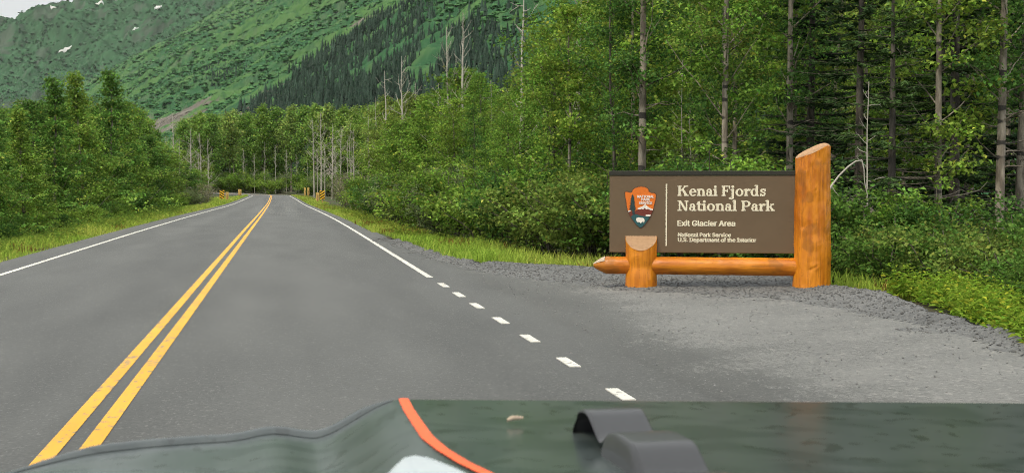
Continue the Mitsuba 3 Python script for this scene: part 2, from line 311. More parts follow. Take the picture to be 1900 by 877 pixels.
def cut_disc(ring, cut, lift=.003):
    top = ring[-1][:-1]; r = np.linspace(0, 1, 8)
    xy = top[None, :, :2] * r[::-1, None, None]
    z = cut(xy[..., 0], xy[..., 1]) + lift
    v = np.concatenate([xy, z[..., None]], -1); n = v.shape[1]
    v = np.concatenate([v, v[:, :1]], 1)
    return v.reshape(-1, 3), grid_faces(8, n + 1)
place(S + '__tall_post__cut_face', cut_disc(ring, tall_cut), 'm_cutwood', False, TW)
# short post: front half cut away on a slope, waist where the rail passes
short_cut = lambda x, y: np.where(y < 0.01, .852 + .88 * (y - 0.01), .852)
v, f, uv, ring = logmesh(1.0, .238, seed=8, cut=short_cut, knots=[(-PI / 2 - .25, .53, .035, .012), (-PI / 2 + .6, .2, .04, .006)], taper=lambda z: 1.0 + .06 * np.exp(-z / .2) - .09 * np.exp(-((z - .37) / .10) ** 2) + .02 * sstep(.6, .9, z))
TW = SIGN @ T().translate([0.01, 0, -.07])
place(S + '__short_post', (v, f), 'm_log', True, TW, uv=uv)
place(S + '__short_post__cut_face', cut_disc(ring, short_cut), 'm_cutwood', False, TW)
# rail: a horizontal log with a whittled tip
def rail(x0, x1, r, seed, tip, knots):
    L = x1 - x0
    tp = (lambda z: np.where(z < tip, .16 + .84 * (z / tip) ** .75, 1.0)) if tip else None
    v, f, uv, ring = logmesh(L, r, nu=40, nv=110, seed=seed, knots=knots, taper=tp, lump=.008)
    return np.stack([x0 + v[:, 2], v[:, 0], .318 + v[:, 1] + 0.0], 1), f[:, ::-1], uv
v, f, uv = rail(-.735, 2.42, .137, 5, .20, [(-2.2, .55, .03, .012), (-1.0, 1.4, .03, .008), (-2.3, 2.35, .03, -.012), (-1.1, 2.55, .035, .010), (-1.6, 1.62, .02, -.01)])
bd = v[:, 0] < -.735 + .012
place(S + '__rail', (v, f[:, ::-1]), 'm_log', True, uv=uv)
# pale whittled facets at the rail's tip (upper side)
tipv = []
pr = [(0, .022), (.06, .068), (.13, .112), (.19, .136)]
a = np.linspace(PI * .18, PI * .82, 6)
V = np.array([[[-.741 + t, math.cos(x) * (r + .006), .318 + math.sin(x) * (r + .006)] for x in a] for t, r in pr])
place(S + '__rail__whittled_tip', (V.reshape(-1, 3), grid_faces(4, 6)), 'm_tipwood', False)
# board and dark cap
place(S + '__board', cbox(-.487, 2.42, 0.0, .10, .520, 1.712, .008), 'm_board', False)
place(S + '__cap', cbox(-.495, 2.41, -.015, .115, 1.714, 1.782, .006), 'm_cap', False)
place(S + '__divider', cbox(.383, .403, -.004, .003, .624, 1.584, .0015), 'm_cream', False)
# --- serif lettering built from strokes (unit: capital height 1)
def ring_(cx, cy, rx, ry, w, hw):
    o = affinity.scale(Point(cx, cy).buffer(1, 24), rx, ry); i = affinity.scale(Point(cx, cy).buffer(1, 24), rx - w, ry - hw); return o.difference(i)
def bx(x0, x1, y0, y1): return sbox(x0, y0, x1, y1)
def pg(*p): return Polygon(p)
SW, HT = .185, .085
def stem(x, y0, y1, foot=True, head=True, flag=False):
    g = [bx(x, x + SW, y0, y1)]
    if foot: g.append(bx(x - .08, x + SW + .08, y0, y0 + HT))
    if head: g.append(bx(x - .08, x + SW + .08, y1 - HT, y1))
    if flag: g.append(pg((x - .10, y1 - .13), (x - .10, y1 - .05), (x + .05, y1), (x + SW, y1), (x + SW, y1 - .13)))
    return g
XH = .69
def line(p, w): return LineString(p).buffer(w / 2, cap_style='flat', join_style='round')
GL = {
 'K': (stem(.10, 0, 1) + [pg((.26, .40), (.26, .52), (.66, .97), (.80, .97)), pg((.40, .58), (.55, .70), (.92, .04), (.68, .04)), bx(.58, .95, 1 - HT, 1), bx(.60, 1.02, 0, HT)], 1.04),
 'F': (stem(.10, 0, 1) + [bx(.1, .74, 1 - HT - .01, 1), bx(.655, .74, .70, 1), bx(.2, .54, .46, .55), bx(.47, .545, .36, .66)], .80),
 'N': ([bx(.14, .235, 0, 1), bx(.74, .835, 0, 1), pg((.10, 1), (.31, 1), (.835, 0), (.66, 0)), bx(.03, .28, 1 - HT, 1), bx(.02, .36, 0, HT), bx(.62, .95, 1 - HT, 1)], .99),
 'P': (stem(.10, 0, 1) + [ring_(.42, .70, .38, .30, .19, .085).intersection(bx(.30, 1, 0, 1)), bx(.15, .45, 1 - HT, 1), bx(.15, .45, .40, .40 + HT)], .84),
 'e': ([ring_(.34, .345, .31, .365, .17, .08).difference(bx(.36, .8, .14, .34)), bx(.12, .58, .33, .42)], .68),
 'o': ([ring_(.36, .345, .335, .365, .175, .08)], .74),
 'n': (stem(.10, 0, XH, True, False, True) + [ring_(.40, .40, .29, .315, .17, .11).intersection(bx(.2, 1, .40, 1)), bx(.52, .69, 0, .42), bx(.45, .76, 0, HT)], .80),
 'a': ([bx(.36, .53, .05, .50), ring_(.31, .46, .225, .25, .12, .10).intersection(bx(0, 1, .46, 1)), ring_(.27, .205, .235, .22, .14, .075), bx(.36, .64, 0, HT), bx(.09, .20, .43, .55)], .66),
 'i': (stem(.10, 0, XH, True, False, True) + [Point(.19, .90).buffer(.115)], .40),
 'l': (stem(.10, 0, 1.05, True, False, True), .40),
 't': ([bx(.12, .29, .10, .92), bx(.01, .44, XH - .09, XH), ring_(.33, .17, .21, .185, .16, .085).intersection(bx(0, .48, -.1, .17)), pg((.02, XH - .05), (.12, .92), (.29, .92), (.2, XH - .1))], .48),
 'r': (stem(.10, 0, XH, True, False, True) + [ring_(.46, .40, .27, .30, .13, .11).intersection(bx(.2, .50, .42, 1)), Point(.47, .60).buffer(.105)], .57),
 'd': ([ring_(.34, .345, .31, .365, .175, .08)] + [bx(.48, .66, 0, 1.05), bx(.38, .6, 1.05 - .09, 1.05), bx(.5, .76, 0, HT)], .79),
 's': ([line([(.50, .50), (.47, .60), (.36, .645), (.24, .64), (.155, .56), (.17, .45), (.30, .37), (.42, .31), (.49, .21), (.43, .085), (.29, .045), (.16, .08), (.11, .20)], .125), bx(.46, .545, .44, .70), bx(.07, .155, 0, .25)], .60),
 'k': (stem(.10, 0, 1.05, True, False, True) + [pg((.26, .24), (.26, .33), (.50, .62), (.62, .62)), pg((.34, .38), (.46, .47), (.74, .04), (.53, .04)), bx(.42, .72, XH - HT, XH), bx(.46, .80, 0, HT)], .80),
 'j': ([bx(.10, .285, -.16, XH), pg((.0, XH - .13), (.0, XH - .05), (.15, XH), (.285, XH), (.285, XH - .13)), Point(.19, .90).buffer(.115), ring_(.06, -.14, .225, .20, .16, .09).intersection(bx(-.1, .3, -.5, -.14)), Point(-.06, -.22).buffer(.09)], .42),
}
def serif_text(t):
    x, out = 0, []
    for ch in t:
        if ch == ' ': x += .34; continue
        g, w = GL[ch]; out.append(affinity.translate(unary_union(g).buffer(.018).buffer(-.006), x, 0)); x += w
    return unary_union(out)
def put_poly(key, poly, x0, z0, width, bsdf, cap=None, d=.006, yfront=-.006):
    b = poly.bounds; s = width / (b[2] - b[0]); sy = s if cap is None else cap
    g = affinity.affine_transform(poly, [s, 0, 0, sy, x0 - b[0] * s, z0])
    m = extr(g, d); v = m.vertices
    place(key, (np.stack([v[:, 0], yfront + d - v[:, 2], v[:, 1]], 1), m.faces), bsdf)
put_poly(S + '__lettering', serif_text('Kenai Fjords'), .562, 1.398, 1.341, 'm_cream', .156)
put_poly(S + '__lettering_001', serif_text('National Park'), .563, 1.170, 1.479, 'm_cream', .156)
def sans(key, text, x0, z0, width, bsdf, yfront=-.006, tw=SIGN, bold=True, h=None):
    m = meshkit.text_mesh(text, .1, .006, bold=bold); v = m.vertices; s = width / np.ptp(v[:, 0]); sz = s if h is None else h / .1
    e = .035 * .1 * s
    copies = [(np.stack([x0 + (v[:, 0] - v[:, 0].min()) * s + dx, yfront + .006 - v[:, 2] - k * .0006, z0 + v[:, 1] * sz], 1), m.faces) for k, dx in enumerate((0, -e, e))]
    place(key, join(copies), bsdf, False, tw)
sans(S + '__lettering_002', 'Exit Glacier Area', .564, .936, .878, 'm_cream')
sans(S + '__lettering_003', 'National Park Service', .573, .770, .806, 'm_cream')
sans(S + '__lettering_004', 'U.S. Department of the Interior', .574, .692, 1.188, 'm_cream')
# --- arrowhead emblem; outline read in a 1000-unit square, centre (425, 432)
EM = S + '__emblem'
def em(ptsl): return Polygon([((x - 425) * .000955 - .006, 1.222 - (y - 432) * .000955) for x, y in ptsl])
outl = em([(160, 190), (172, 176), (208, 172), (262, 186), (280, 176), (284, 150), (330, 112), (390, 94), (440, 90), (500, 97), (550, 122), (566, 150), (566, 172), (600, 190), (655, 194), (685, 222), (682, 290), (668, 350), (650, 420), (640, 480), (600, 575), (555, 650), (500, 725), (452, 768), (425, 776), (398, 766), (350, 722), (290, 645), (240, 560), (208, 485), (190, 410), (183, 340), (166, 265)])
inner = outl.buffer(-.012)
def lay(key, poly, mat, k):
    m = extr(poly, .004); v = m.vertices; y = -.002 - .0035 * k
    place(key, (np.stack([v[:, 0], y - v[:, 2], v[:, 1]], 1), m.faces), mat)
lay(EM + '__rim', outl, 'm_rimbrown', 0)
lay(EM + '__field', inner, 'm_orange', 1)
lay(EM + '__ridge', em([(120, 512), (235, 505), (330, 500), (385, 466), (450, 460), (500, 445), (560, 468), (640, 478), (700, 480), (700, 640), (120, 640)]).intersection(inner), 'm_maroon', 2)
lay(EM + '__meadow', em([(100, 600), (270, 590), (300, 556), (360, 545), (430, 570), (520, 582), (600, 590), (720, 600), (600, 800), (425, 790), (250, 780)]).intersection(inner), 'm_teal', 3)
lay(EM + '__snow_peak', em([(378, 452), (420, 430), (455, 420), (480, 398), (498, 386), (520, 402), (560, 436), (632, 468), (632, 482), (590, 480), (548, 458), (524, 470), (488, 440), (470, 470), (444, 458), (412, 470), (386, 466)]).intersection(inner), 'm_snowwhite', 3)
pine = [(296, 222)]
rr = random.Random(3)
for i in range(9): pine += [(312 + i * 5 + rr.uniform(-4, 8), 250 + i * 27), (316 + i * 2.2, 262 + i * 27)]
pine += [(330, 500), (336, 545), (296, 545), (292, 500)]
for i in range(8, -1, -1): pine += [(284 - i * 2.2, 262 + i * 27), (276 - i * 5 + rr.uniform(-8, 4), 250 + i * 27)]
lay(EM + '__pine', em(pine).buffer(0), 'm_forest', 4)
lay(EM + '__bison', em([(352, 632), (362, 606), (395, 596), (430, 600), (470, 606), (488, 622), (490, 660), (482, 690), (474, 664), (448, 668), (436, 690), (424, 690), (414, 674), (380, 676), (364, 660)]), 'm_snowwhite', 4)
lay(EM + '__lake', em([(506, 566), (520, 552), (555, 549), (592, 552), (596, 564), (580, 578), (545, 582), (515, 577)]).intersection(inner), 'm_snowwhite', 4)
lay(EM + '__lake_001', em([(212, 498), (230, 485), (268, 482), (272, 494), (250, 504), (222, 510)]).intersection(inner), 'm_snowwhite', 4)
for i, (t, x0, x1, y) in enumerate([('NATIONAL', 372, 645, 280), ('PARK', 438, 578, 328), ('SERVICE', 400, 612, 384)]):
    sans(EM + ('__lettering' if i == 0 else f'__lettering_{i:03d}'), t, (x0 - 425) * .000955 - .006, 1.222 - (y - 432) * .000955, (x1 - x0) * .000955, 'm_snowwhite', -.018, h=.038)

# ------------------------------------------------------------------ bridge markers and posts down the road
def marker(x, y, face, flip, label_):
    k = numbered('hazard_marker'); z = float(zroad(np.float64(y))) - .1
    tw = T().translate([x, y, z]).rotate([0, 0, 1], face)
    label(k, label_, 'road sign', 'striped hazard markers beside the road')
    place(k + '__post', cbox(-.05, .05, .03, .11, 0, .55, .005), 'm_postwood', False, tw)
    place(k + '__plate', cbox(-.31, .31, -.01, .012, .42, 1.50, .004), 'm_signyellow', False, tw)
    for i in range(4):
        zc = .36 + i * .33; s = .40 * (1 if flip else -1)
        p = Polygon([(-.31, zc - s / 2), (.31, zc + s / 2), (.31, zc + s / 2 + .16), (-.31, zc - s / 2 + .16)]).intersection(sbox(-.30, .43, .30, 1.49))
        if p.area < 1e-4: continue
        m = extr(p, .005); v = m.vertices
        place(k + ('__stripe' if i == 0 else f'__stripe_{i:03d}'), (np.stack([v[:, 0], -.0105 - v[:, 2], v[:, 1]], 1), m.faces), 'm_black', False, tw)
def marker_back(x, y, face, w, h, lab, z0=.25):
    k = numbered('roadside_marker'); z = float(zroad(np.float64(y))) - .1
    tw = T().translate([x, y, z]).rotate([0, 0, 1], face)
    label(k, lab, 'road sign', 'plain tan marker backs beside the road')
    place(k + '__post', cbox(-.05, .05, -.09, -.01, 0, .5 + h * .5, .005), 'm_postwood', False, tw)
    place(k + '__plate', cbox(-w / 2, w / 2, 0, .015, z0, z0 + h, .004), 'm_tanback', False, tw)
marker(-7.75, 171, 4, False, 'yellow and black striped marker on the grass left of the road')
marker(4.75, 160, -3, True, 'yellow and black striped marker on the grass right of the road')
marker_back(-7.25, 175, 10, .40, 1.0, 'tan back of the marker just behind the striped one, left of the road')
marker_back(4.25, 163, -10, .40, 1.0, 'tan back of the marker just behind the striped one, right of the road')
marker_back(-8.3, 262, 8, .42, 1.15, 'wider tan marker plate at the inside of the left bend')
marker_back(-8.75, 268, -8, .36, 1.15, 'second tan marker plate at the inside of the left bend, slightly behind the wider one')
marker_back(4.35, 262, 2, .40, 1.5, 'left of two tan marker plates on the right verge before the bend')
marker_back(5.0, 262, -2, .40, 1.5, 'right of two tan marker plates on the right verge before the bend')
marker_back(-6.6, 352, 5, .36, 1.7, 'left of the two far tan posts on the outside of the bend', .3)
marker_back(-4.6, 346, -5, .42, 1.8, 'right of the two far tan posts on the outside of the bend', .3)

# ------------------------------------------------------------------ foliage builders
def leaf_quads(base, d, size, aspect, nrm, fold=0.18):
    d = d / (np.linalg.norm(d, axis=1, keepdims=True) + 1e-9)
    side = np.cross(d, nrm); side /= np.linalg.norm(side, axis=1, keepdims=True) + 1e-9
    up = np.cross(side, d)
    s = size[:, None]; w = s * aspect * .5
    mid = base + d * s * .45
    v = np.stack([base, mid + side * w + up * s * fold, base + d * s, mid - side * w + up * s * fold], 1)
    n = len(base); i = np.arange(n)[:, None] * 4
    f = np.concatenate([i + np.array([[0, 1, 2]]), i + np.array([[0, 2, 3]])])
    return v.reshape(-1, 3), f
def tint(n, base, r, var=.15, yellow=.05, dull=None):
    k = np.exp(r.normal(0, var, (n, 1))); c = np.array(base)[None] * k
    c = c * (1 + r.normal(0, .07, (n, 3)))
    y = r.random(n) < yellow
    c[y] = np.array([base[1] * 1.25, base[1] * 1.35, base[2] * 1.3]) * k[y]
    return np.clip(c, .004, .6)
def clump_leaves(cent, per, sig, size, base, r, droop=.3, aspect=.75, flat=.6, yellow=.02):
    n = len(cent) * per
    c = np.repeat(cent, per, 0); o = r.normal(0, 1, (n, 3)) * sig * np.array([1, 1, flat])
    p = c + o
    d = r.normal(0, 1, (n, 3)); d[:, 2] = d[:, 2] * .5 - droop; 
    nr = r.normal(0, .42, (n, 3)) + np.array([0, 0, 1.0])
    sz = size * r.uniform(.65, 1.25, n)
    v, f = leaf_quads(p, d, sz, aspect, nr)
    cl = np.repeat(np.exp(r.normal(0, .26, len(cent))), per)[:, None]
    return v, f, np.repeat(tint(n, base, r, yellow=yellow) * cl, 4, 0)
def trunk_path(H, r, wob, n=10):
    t = np.linspace(0, 1, n); w = np.cumsum(r.normal(0, wob, (n, 2)), 0) * np.linspace(0, 1, n)[:, None]
    return np.column_stack([w[:, 0], w[:, 1], t * H - .15])
def interp(path, t):
    i = np.clip(t * (len(path) - 1), 0, len(path) - 1.001); k = i.astype(int); return path[k] + (path[k + 1] - path[k]) * (i - k)[:, None]
def poplar(seed, H, cb, cr, tr, nl, cl, per, sig, size, base, prof=None, elev=(15, 50), lean=.06, bare=0, droop=.45, flat=.8, bark='m_bark_pale', yellow=.02, aspect=.8):
    r = np.random.default_rng(seed); path = trunk_path(H, r, lean)
    parts = [tube(path, tr * (1 - .9 * np.linspace(0, 1, 10) ** .9) + .012, 8)]; cents = []
    prof = prof or (lambda t: np.sin(PI * (.12 + .86 * t) ** .9) ** .8)
    for i in range(nl):
        q = (i + r.random()) / nl; t = cb + (1 - cb) * q * .99
        p0 = interp(path, np.array([t]))[0]; az = i * 2.4 + r.normal(0, .5); e = math.radians(r.uniform(*elev)) + q * .35
        L = cr * prof(q) * r.uniform(.65, 1.15)
        s = np.linspace(0, 1, 5)[:, None]
        dirv = np.array([math.cos(az) * math.cos(e), math.sin(az) * math.cos(e), math.sin(e)])
        pth = p0 + dirv * L * s + np.array([0, 0, 1]) * L * .18 * s ** 2 + r.normal(0, .04 * L, (5, 3)) * s
        parts.append(tube(pth, tr * .22 * (1 - t * .6) * (1 - .85 * s[:, 0]) + .004, 4))
        m = max(3, int(round(cl * (L / cr) ** 1.0)))
        tt = r.uniform(.25, 1.08, m)
        c = interp(pth, np.clip(tt, 0, 1)) + r.normal(0, 1, (m, 3)) * np.array([.24, .24, .09]) * max(L, .16 * cr) * (.4 + .5 * tt[:, None])
        cents.append(c)
    for i in range(bare):
        t = r.uniform(.06, cb + .1); p0 = interp(path, np.array([t]))[0]; az = r.uniform(0, 2 * PI); L = r.uniform(.5, 1.3); s = np.linspace(0, 1, 5)[:, None]
        pth = p0 + np.array([math.cos(az), math.sin(az), r.uniform(-.1, .5)]) * L * s + r.normal(0, .05, (5, 3)) * s
        parts.append(tube(pth, .016 * (1 - .8 * s[:, 0]) + .003, 4))
    cents = np.vstack(cents)
    v, f, c = clump_leaves(cents, per, sig, size, base, r, droop, aspect, flat, yellow)
    return join(parts), (v, f, c), bark
def shrub(seed, H, Rr, ns, cl, per, sig, size, base, aspect=.6, bark='m_bark_dark', yellow=.02, droop=.25, up=.75):
    r = np.random.default_rng(seed); parts, cents = [], []
    for i in range(ns):
        az = r.uniform(0, 2 * PI); out = Rr * r.uniform(.25, 1.0); h = H * r.uniform(.55, 1.0) * (1 - .25 * (out / Rr) ** 2)
        s = np.linspace(0, 1, 6)[:, None]
        b0 = np.array([math.cos(az), math.sin(az), 0]) * r.uniform(0, .25) * Rr
        pth = b0 + np.array([math.cos(az) * out, math.sin(az) * out, 0]) * s ** 1.3 + np.array([0, 0, h]) * s ** up + r.normal(0, .035 * H, (6, 3)) * s
        pth[0, 2] = -.15
        parts.append(tube(pth, .018 * (1 - .8 * s[:, 0]) + .003, 4))
        m = cl; tt = r.beta(1.6, 1.0, m); c = interp(pth, tt) + r.normal(0, 1, (m, 3)) * np.array([.15, .15, .08]) * Rr
        c[:, 2] = np.maximum(c[:, 2], .06); cents.append(c)
    v, f, c = clump_leaves(np.vstack(cents), per, sig, size, base, r, droop, aspect, .6, yellow)
    return join(parts), (v, f, c), bark
def spruce(seed, H, Rr, base, cb=.03, whorl=.25, tw=.30, width=.075, dead=.12, tr=.13):
    r = np.random.default_rng(seed); path = trunk_path(H, r, .02)
    parts = [tube(path, tr * (1 - .93 * np.linspace(0, 1, 10)) + .008, 8)]; B, D, N, S_, C = [], [], [], [], []
    z = cb * H
    while z < H * .985:
        q = z / H; L0 = Rr * (1 - q) ** .75 * (.55 + .45 * min(1, q / .12)) + .1
        for j in range(r.integers(4, 7)):
            az = r.uniform(0, 2 * PI); L = L0 * r.uniform(.6, 1.15); dr_ = r.uniform(.10, .38) * (1 - q)
            s = np.linspace(0, 1, 6)[:, None]; p0 = interp(path, np.array([q]))[0]
            o = np.array([math.cos(az), math.sin(az), 0])
            pth = p0 + o * L * s + np.array([0, 0, 1]) * L * (-dr_ * 1.6 * s + dr_ * 1.15 * s ** 2 + .25 * q * s)
            parts.append(tube(pth, .018 * (1 - q) * (1 - .85 * s[:, 0]) + .004, 4))
            if r.random() < dead * (1 - q) * 2: continue
            m = int(L / .021) + 4; tt = r.uniform(.18, 1.0, m)
            p = interp(pth, tt); sd = np.where(r.random(m) < .5, 1, -1)[:, None] * np.array([-o[1], o[0], 0])
            d = o * r.uniform(.35, .9, (m, 1)) + sd * r.uniform(.2, 1.0, (m, 1)) + np.array([0, 0, 1]) * r.normal(-.16, .2, (m, 1))
            B.append(p); D.append(d); S_.append(tw * r.uniform(.5, 1.2, m) * (.5 + .5 * min(1, L)) * (1.15 - .5 * tt)); N.append(np.tile([0, 0, 1.0], (m, 1)) + r.normal(0, .3, (m, 3)))
            k = np.exp(r.normal(0, .22, (m, 1))) * np.where(tt > .75, 1.9, 1.0)[:, None]; C.append(np.array(base)[None] * k)
        z += whorl * r.uniform(.7, 1.3)
    B, D, N, S_, C = map(np.concatenate, (B, D, N, S_, C))
    v, f = leaf_quads(B, D, S_, width / tw, N, -.04)
    return join(parts), (v, f, np.repeat(np.clip(C, .003, .5), 4, 0)), 'm_bark_dark'
def snag(seed, H, tr, nb, bl, elev, forks=1, curve=.25, top=.95, start=.25):
    r = np.random.default_rng(seed); path = trunk_path(H, r, .05)
    trunk = [tube(path, tr * (1 - .88 * np.linspace(0, 1, 10)) + .006, 7)]; br = []
    for i in range(nb):
        t = start + (top - start) * (i + r.random()) / nb; p0 = interp(path, np.array([t]))[0]; az = r.uniform(0, 2 * PI); e = math.radians(r.uniform(*elev)); L = bl * r.uniform(.35, 1.1) * (1.15 - .7 * t)
        s = np.linspace(0, 1, 7)[:, None]
        pth = p0 + np.array([math.cos(az) * math.cos(e), math.sin(az) * math.cos(e), math.sin(e)]) * L * s + np.array([0, 0, 1]) * L * curve * s ** 2 + np.cumsum(r.normal(0, .03 * L, (7, 3)), 0) * s
        w = tr * .28 * (1 - .5 * t)
        br.append(tube(pth, w * (1 - .85 * s[:, 0]) + .004, 5))
        for j in range(forks):
            k = r.integers(2, 6); q = pth[k]; s2 = np.linspace(0, 1, 4)[:, None]; d = (pth[k] - pth[k - 1]); d = d / np.linalg.norm(d) + r.normal(0, .5, 3)
            br.append(tube(q + d * L * .35 * s2 + r.normal(0, .02, (4, 3)) * s2, w * .5 * (1 - .8 * s2[:, 0]) + .003, 4))
    return join(trunk), join(br)
FORM = {}
def form(name, built):
    (tv, tf), (v, f, c), bark = built
    FORM[name] = True
    scene['form_' + name] = {'type': 'shapegroup', 'trunk': mikit.ply((tv, tf), bark, True), 'crown': mikit.ply((v, f), 'm_leaf', False, color=c)}
def form_shrub(name, built):
    (tv, tf), (v, f, c), bark = built
    scene['form_' + name] = {'type': 'shapegroup', 'stem': mikit.ply((tv, tf), bark, True), 'foliage': mikit.ply((v, f), 'm_leaf', False, color=c)}
def form_snag(name, built, mat='m_bone'):
    scene['form_' + name] = {'type': 'shapegroup', 'trunk': mikit.ply(join(list(built)), mat, True)}
def put(key, frm, x, y, s=1.0, rot=None, sz=None, tilt=0.0, dz=0.0):
    rot = random.uniform(0, 360) if rot is None else rot
    z = float(ground_z(np.array([float(x)]), np.array([float(y)]))[0]) + dz
    t = T().translate([float(x), float(y), z]).rotate([0, 1, 0], float(tilt)).rotate([0, 0, 1], float(rot)).scale([float(s), float(s), float(s if sz is None else sz)])
    scene[key] = {'type': 'instance', 'to_world': t, 'form': R('form_' + frm)}
    return key
G1, G2, G3 = (0.160, 0.275, 0.046), (0.096, 0.190, 0.042), (0.215, 0.325, 0.060)
GO = (0.185, 0.255, 0.055)
prof_cone = lambda q: (1 - q) ** .75 * .95 + .10
# near right-hand poplars: airy crowns high on pale stems
LIGHT, DEEP, MIDG, OLIVE = (.235, .350, .062), (.090, .185, .045), (.155, .275, .048), (.200, .265, .060)
form('poplar_a', poplar(11, 12.5, .10, 1.9, .085, 28, 7, 50, .19, .110, MIDG, bare=8, lean=.05, flat=.5))
form('poplar_b', poplar(12, 11.0, .16, 1.8, .075, 24, 7, 50, .19, .115, LIGHT, bare=10, lean=.05, flat=.5))
form('poplar_c', poplar(13, 13.5, .24, 2.1, .105, 26, 7, 52, .20, .105, DEEP, bare=12, lean=.04, flat=.5))
form('poplar_d', poplar(14, 9.0, .05, 1.7, .060, 25, 7, 50, .19, .105, DEEP, bare=4, lean=.06, bark='m_bark_dark', flat=.5))
form('poplar_e', poplar(15, 7.4, .14, 2.3, .070, 26, 9, 50, .21, .105, MIDG, bare=5, bark='m_bark_dark', flat=.45))
form('poplar_f', poplar(16, 8.0, .12, 2.0, .065, 24, 8, 50, .20, .120, LIGHT, bare=5, flat=.45))
form('poplar_g', poplar(17, 12.0, .30, 2.2, .095, 24, 8, 50, .20, .115, OLIVE, bare=10, flat=.5))
# left-hand roadside trees: dense from the ground, pointed tops
form('young_a', poplar(21, 7.2, .04, 2.0, .07, 39, 9, 34, .20, .15, (.175, .300, .060), prof=prof_cone, elev=(5, 35), flat=.55))
form('young_e', poplar(25, 7.2, .03, 1.9, .07, 44, 10, 34, .18, .14, (.230, .350, .068), prof=lambda q: (1 - q) ** 1.1 * 1.25 + .03, elev=(5, 35), flat=.55))
form('young_f', poplar(26, 7.2, .03, 1.9, .07, 46, 9, 34, .18, .14, (.130, .245, .052), prof=lambda q: (1 - q) ** 1.05 * 1.25 + .03, elev=(0, 25), flat=.45))
form('young_b', poplar(22, 6.4, .03, 2.1, .07, 36, 9, 34, .20, .15, (.220, .315, .070), prof=prof_cone, elev=(5, 40), flat=.55))
form('young_c', poplar(23, 6.8, .04, 2.3, .07, 36, 9, 34, .21, .15, G2, elev=(5, 40), flat=.5))
form('young_d', poplar(24, 6.0, .04, 2.4, .07, 34, 9, 34, .21, .15, (.215, .335, .065), elev=(5, 45), flat=.5))
# distant cottonwoods
form('far_a', poplar(31, 20, .16, 4.2, .20, 36, 10, 18, .50, .50, (.180, .310, .068), elev=(15, 50), flat=.6))
form('far_b', poplar(32, 19, .24, 3.8, .20, 32, 10, 18, .50, .50, (.225, .355, .075), elev=(15, 50), flat=.6))
form('far_c', poplar(33, 17, .34, 3.4, .17, 28, 9, 18, .48, .48, (.270, .375, .100), elev=(20, 55), flat=.6))
form('mid_a', poplar(34, 12, .10, 2.8, .11, 34, 10, 24, .34, .26, G3, elev=(10, 45), flat=.5))
form('mid_b', poplar(35, 11, .14, 2.6, .10, 31, 10, 24, .34, .26, GO, elev=(10, 45), flat=.5))
form('mid_c', poplar(36, 8, .06, 2.6, .09, 31, 10, 26, .28, .19, G1, elev=(5, 45), flat=.5))
form('spruce_a', spruce(41, 11.0, 2.2, (0.050, 0.092, 0.036)))
form('spruce_b', spruce(42, 9.0, 2.0, (0.060, 0.105, 0.036), dead=.2))
form('spruce_c', spruce(43, 13.0, 2.0, (0.044, 0.082, 0.038), dead=.25))
form_shrub('alder_a', shrub(51, 2.2, 1.45, 14, 12, 30, .13, .115, G1))
form_shrub('alder_b', shrub(52, 2.0, 1.5, 14, 12, 30, .13, .115, G3))
form_shrub('alder_c', shrub(53, 2.1, 1.4, 14, 12, 30, .13, .105, (.085, .180, .042)))
form_shrub('willow_a', shrub(54, 2.4, 1.4, 14, 13, 32, .13, .105, (0.19, 0.24, 0.11), aspect=.4, up=.85))
form_shrub('currant_a', shrub(55, 1.7, 1.25, 15, 12, 30, .10, .082, (0.165, 0.235, 0.052), aspect=.7, yellow=.05))
form_shrub('currant_b', shrub(56, 1.6, 1.3, 14, 12, 30, .10, .082, (0.110, 0.205, 0.042), aspect=.7))
form_shrub('brush_gray', shrub(57, 2.6, 1.6, 21, 12, 16, .15, .12, (0.24, 0.24, 0.14), aspect=.4, bark='m_bone'))
form_snag('snag_a', snag(61, 12.5, .14, 34, 2.6, (15, 60), 2))
form_snag('snag_b', snag(62, 10.5, .11, 26, 1.9, (10, 55), 2, start=.35))
form_snag('snag_c', snag(63, 9.5, .11, 22, 1.7, (-15, 30), 1, curve=.35, start=.3))
form_snag('snag_d', snag(64, 14.0, .16, 24, 2.2, (20, 65), 1, start=.5))
form_snag('snag_e', snag(65, 8.0, .05, 14, 1.0, (0, 50), 1, start=.25))

def ordinal(i):
    W = ['first', 'second', 'third', 'fourth', 'fifth', 'sixth', 'seventh', 'eighth', 'ninth', 'tenth', 'eleventh', 'twelfth', 'thirteenth', 'fourteenth', 'fifteenth', 'sixteenth', 'seventeenth', 'eighteenth', 'nineteenth', 'twentieth']
    if i < 20: return W[i]
    tens = {2: 'twenty', 3: 'thirty', 4: 'forty', 5: 'fifty'}[(i + 1) // 10]; u = (i + 1) % 10
    return (tens[:-1] + 'ieth') if u == 0 else tens + '-' + W[u - 1]
def where_sign(x, y):
    b = math.degrees(math.atan2(x, y)); d = 'near the front' if y < 42 else ('halfway in' if y < 58 else 'far in')
    e = 'left of the sign board' if b < 15 else ('behind the emblem end of the sign' if b < 19 else ('behind the lettering end of the sign' if b < 23 else ('between the log post and the spruces' if b < 27.5 else 'past the spruces at the frame edge')))
    return f'{e}, {d}'
def where_road(y, words=('near the sign', 'below the pale forked snags', 'about level with the white curved snag', 'near the bend'), cuts=(75, 110, 150)):
    return words[sum(y >= c for c in cuts)]
HREAL = dict(poplar_f=8.0, poplar_g=12.0, young_f=7.2, young_e=7.2, poplar_a=12.5, poplar_b=11, poplar_c=13.5, poplar_d=9, poplar_e=7.4, young_a=7.2, young_b=6.4, young_c=6.8, young_d=6.0, far_a=20, far_b=19, far_c=17, mid_a=12, mid_b=11, mid_c=8,
             spruce_a=11, spruce_b=9, spruce_c=13, snag_a=12.5, snag_b=10.5, snag_c=9.5, snag_d=14, snag_e=8)

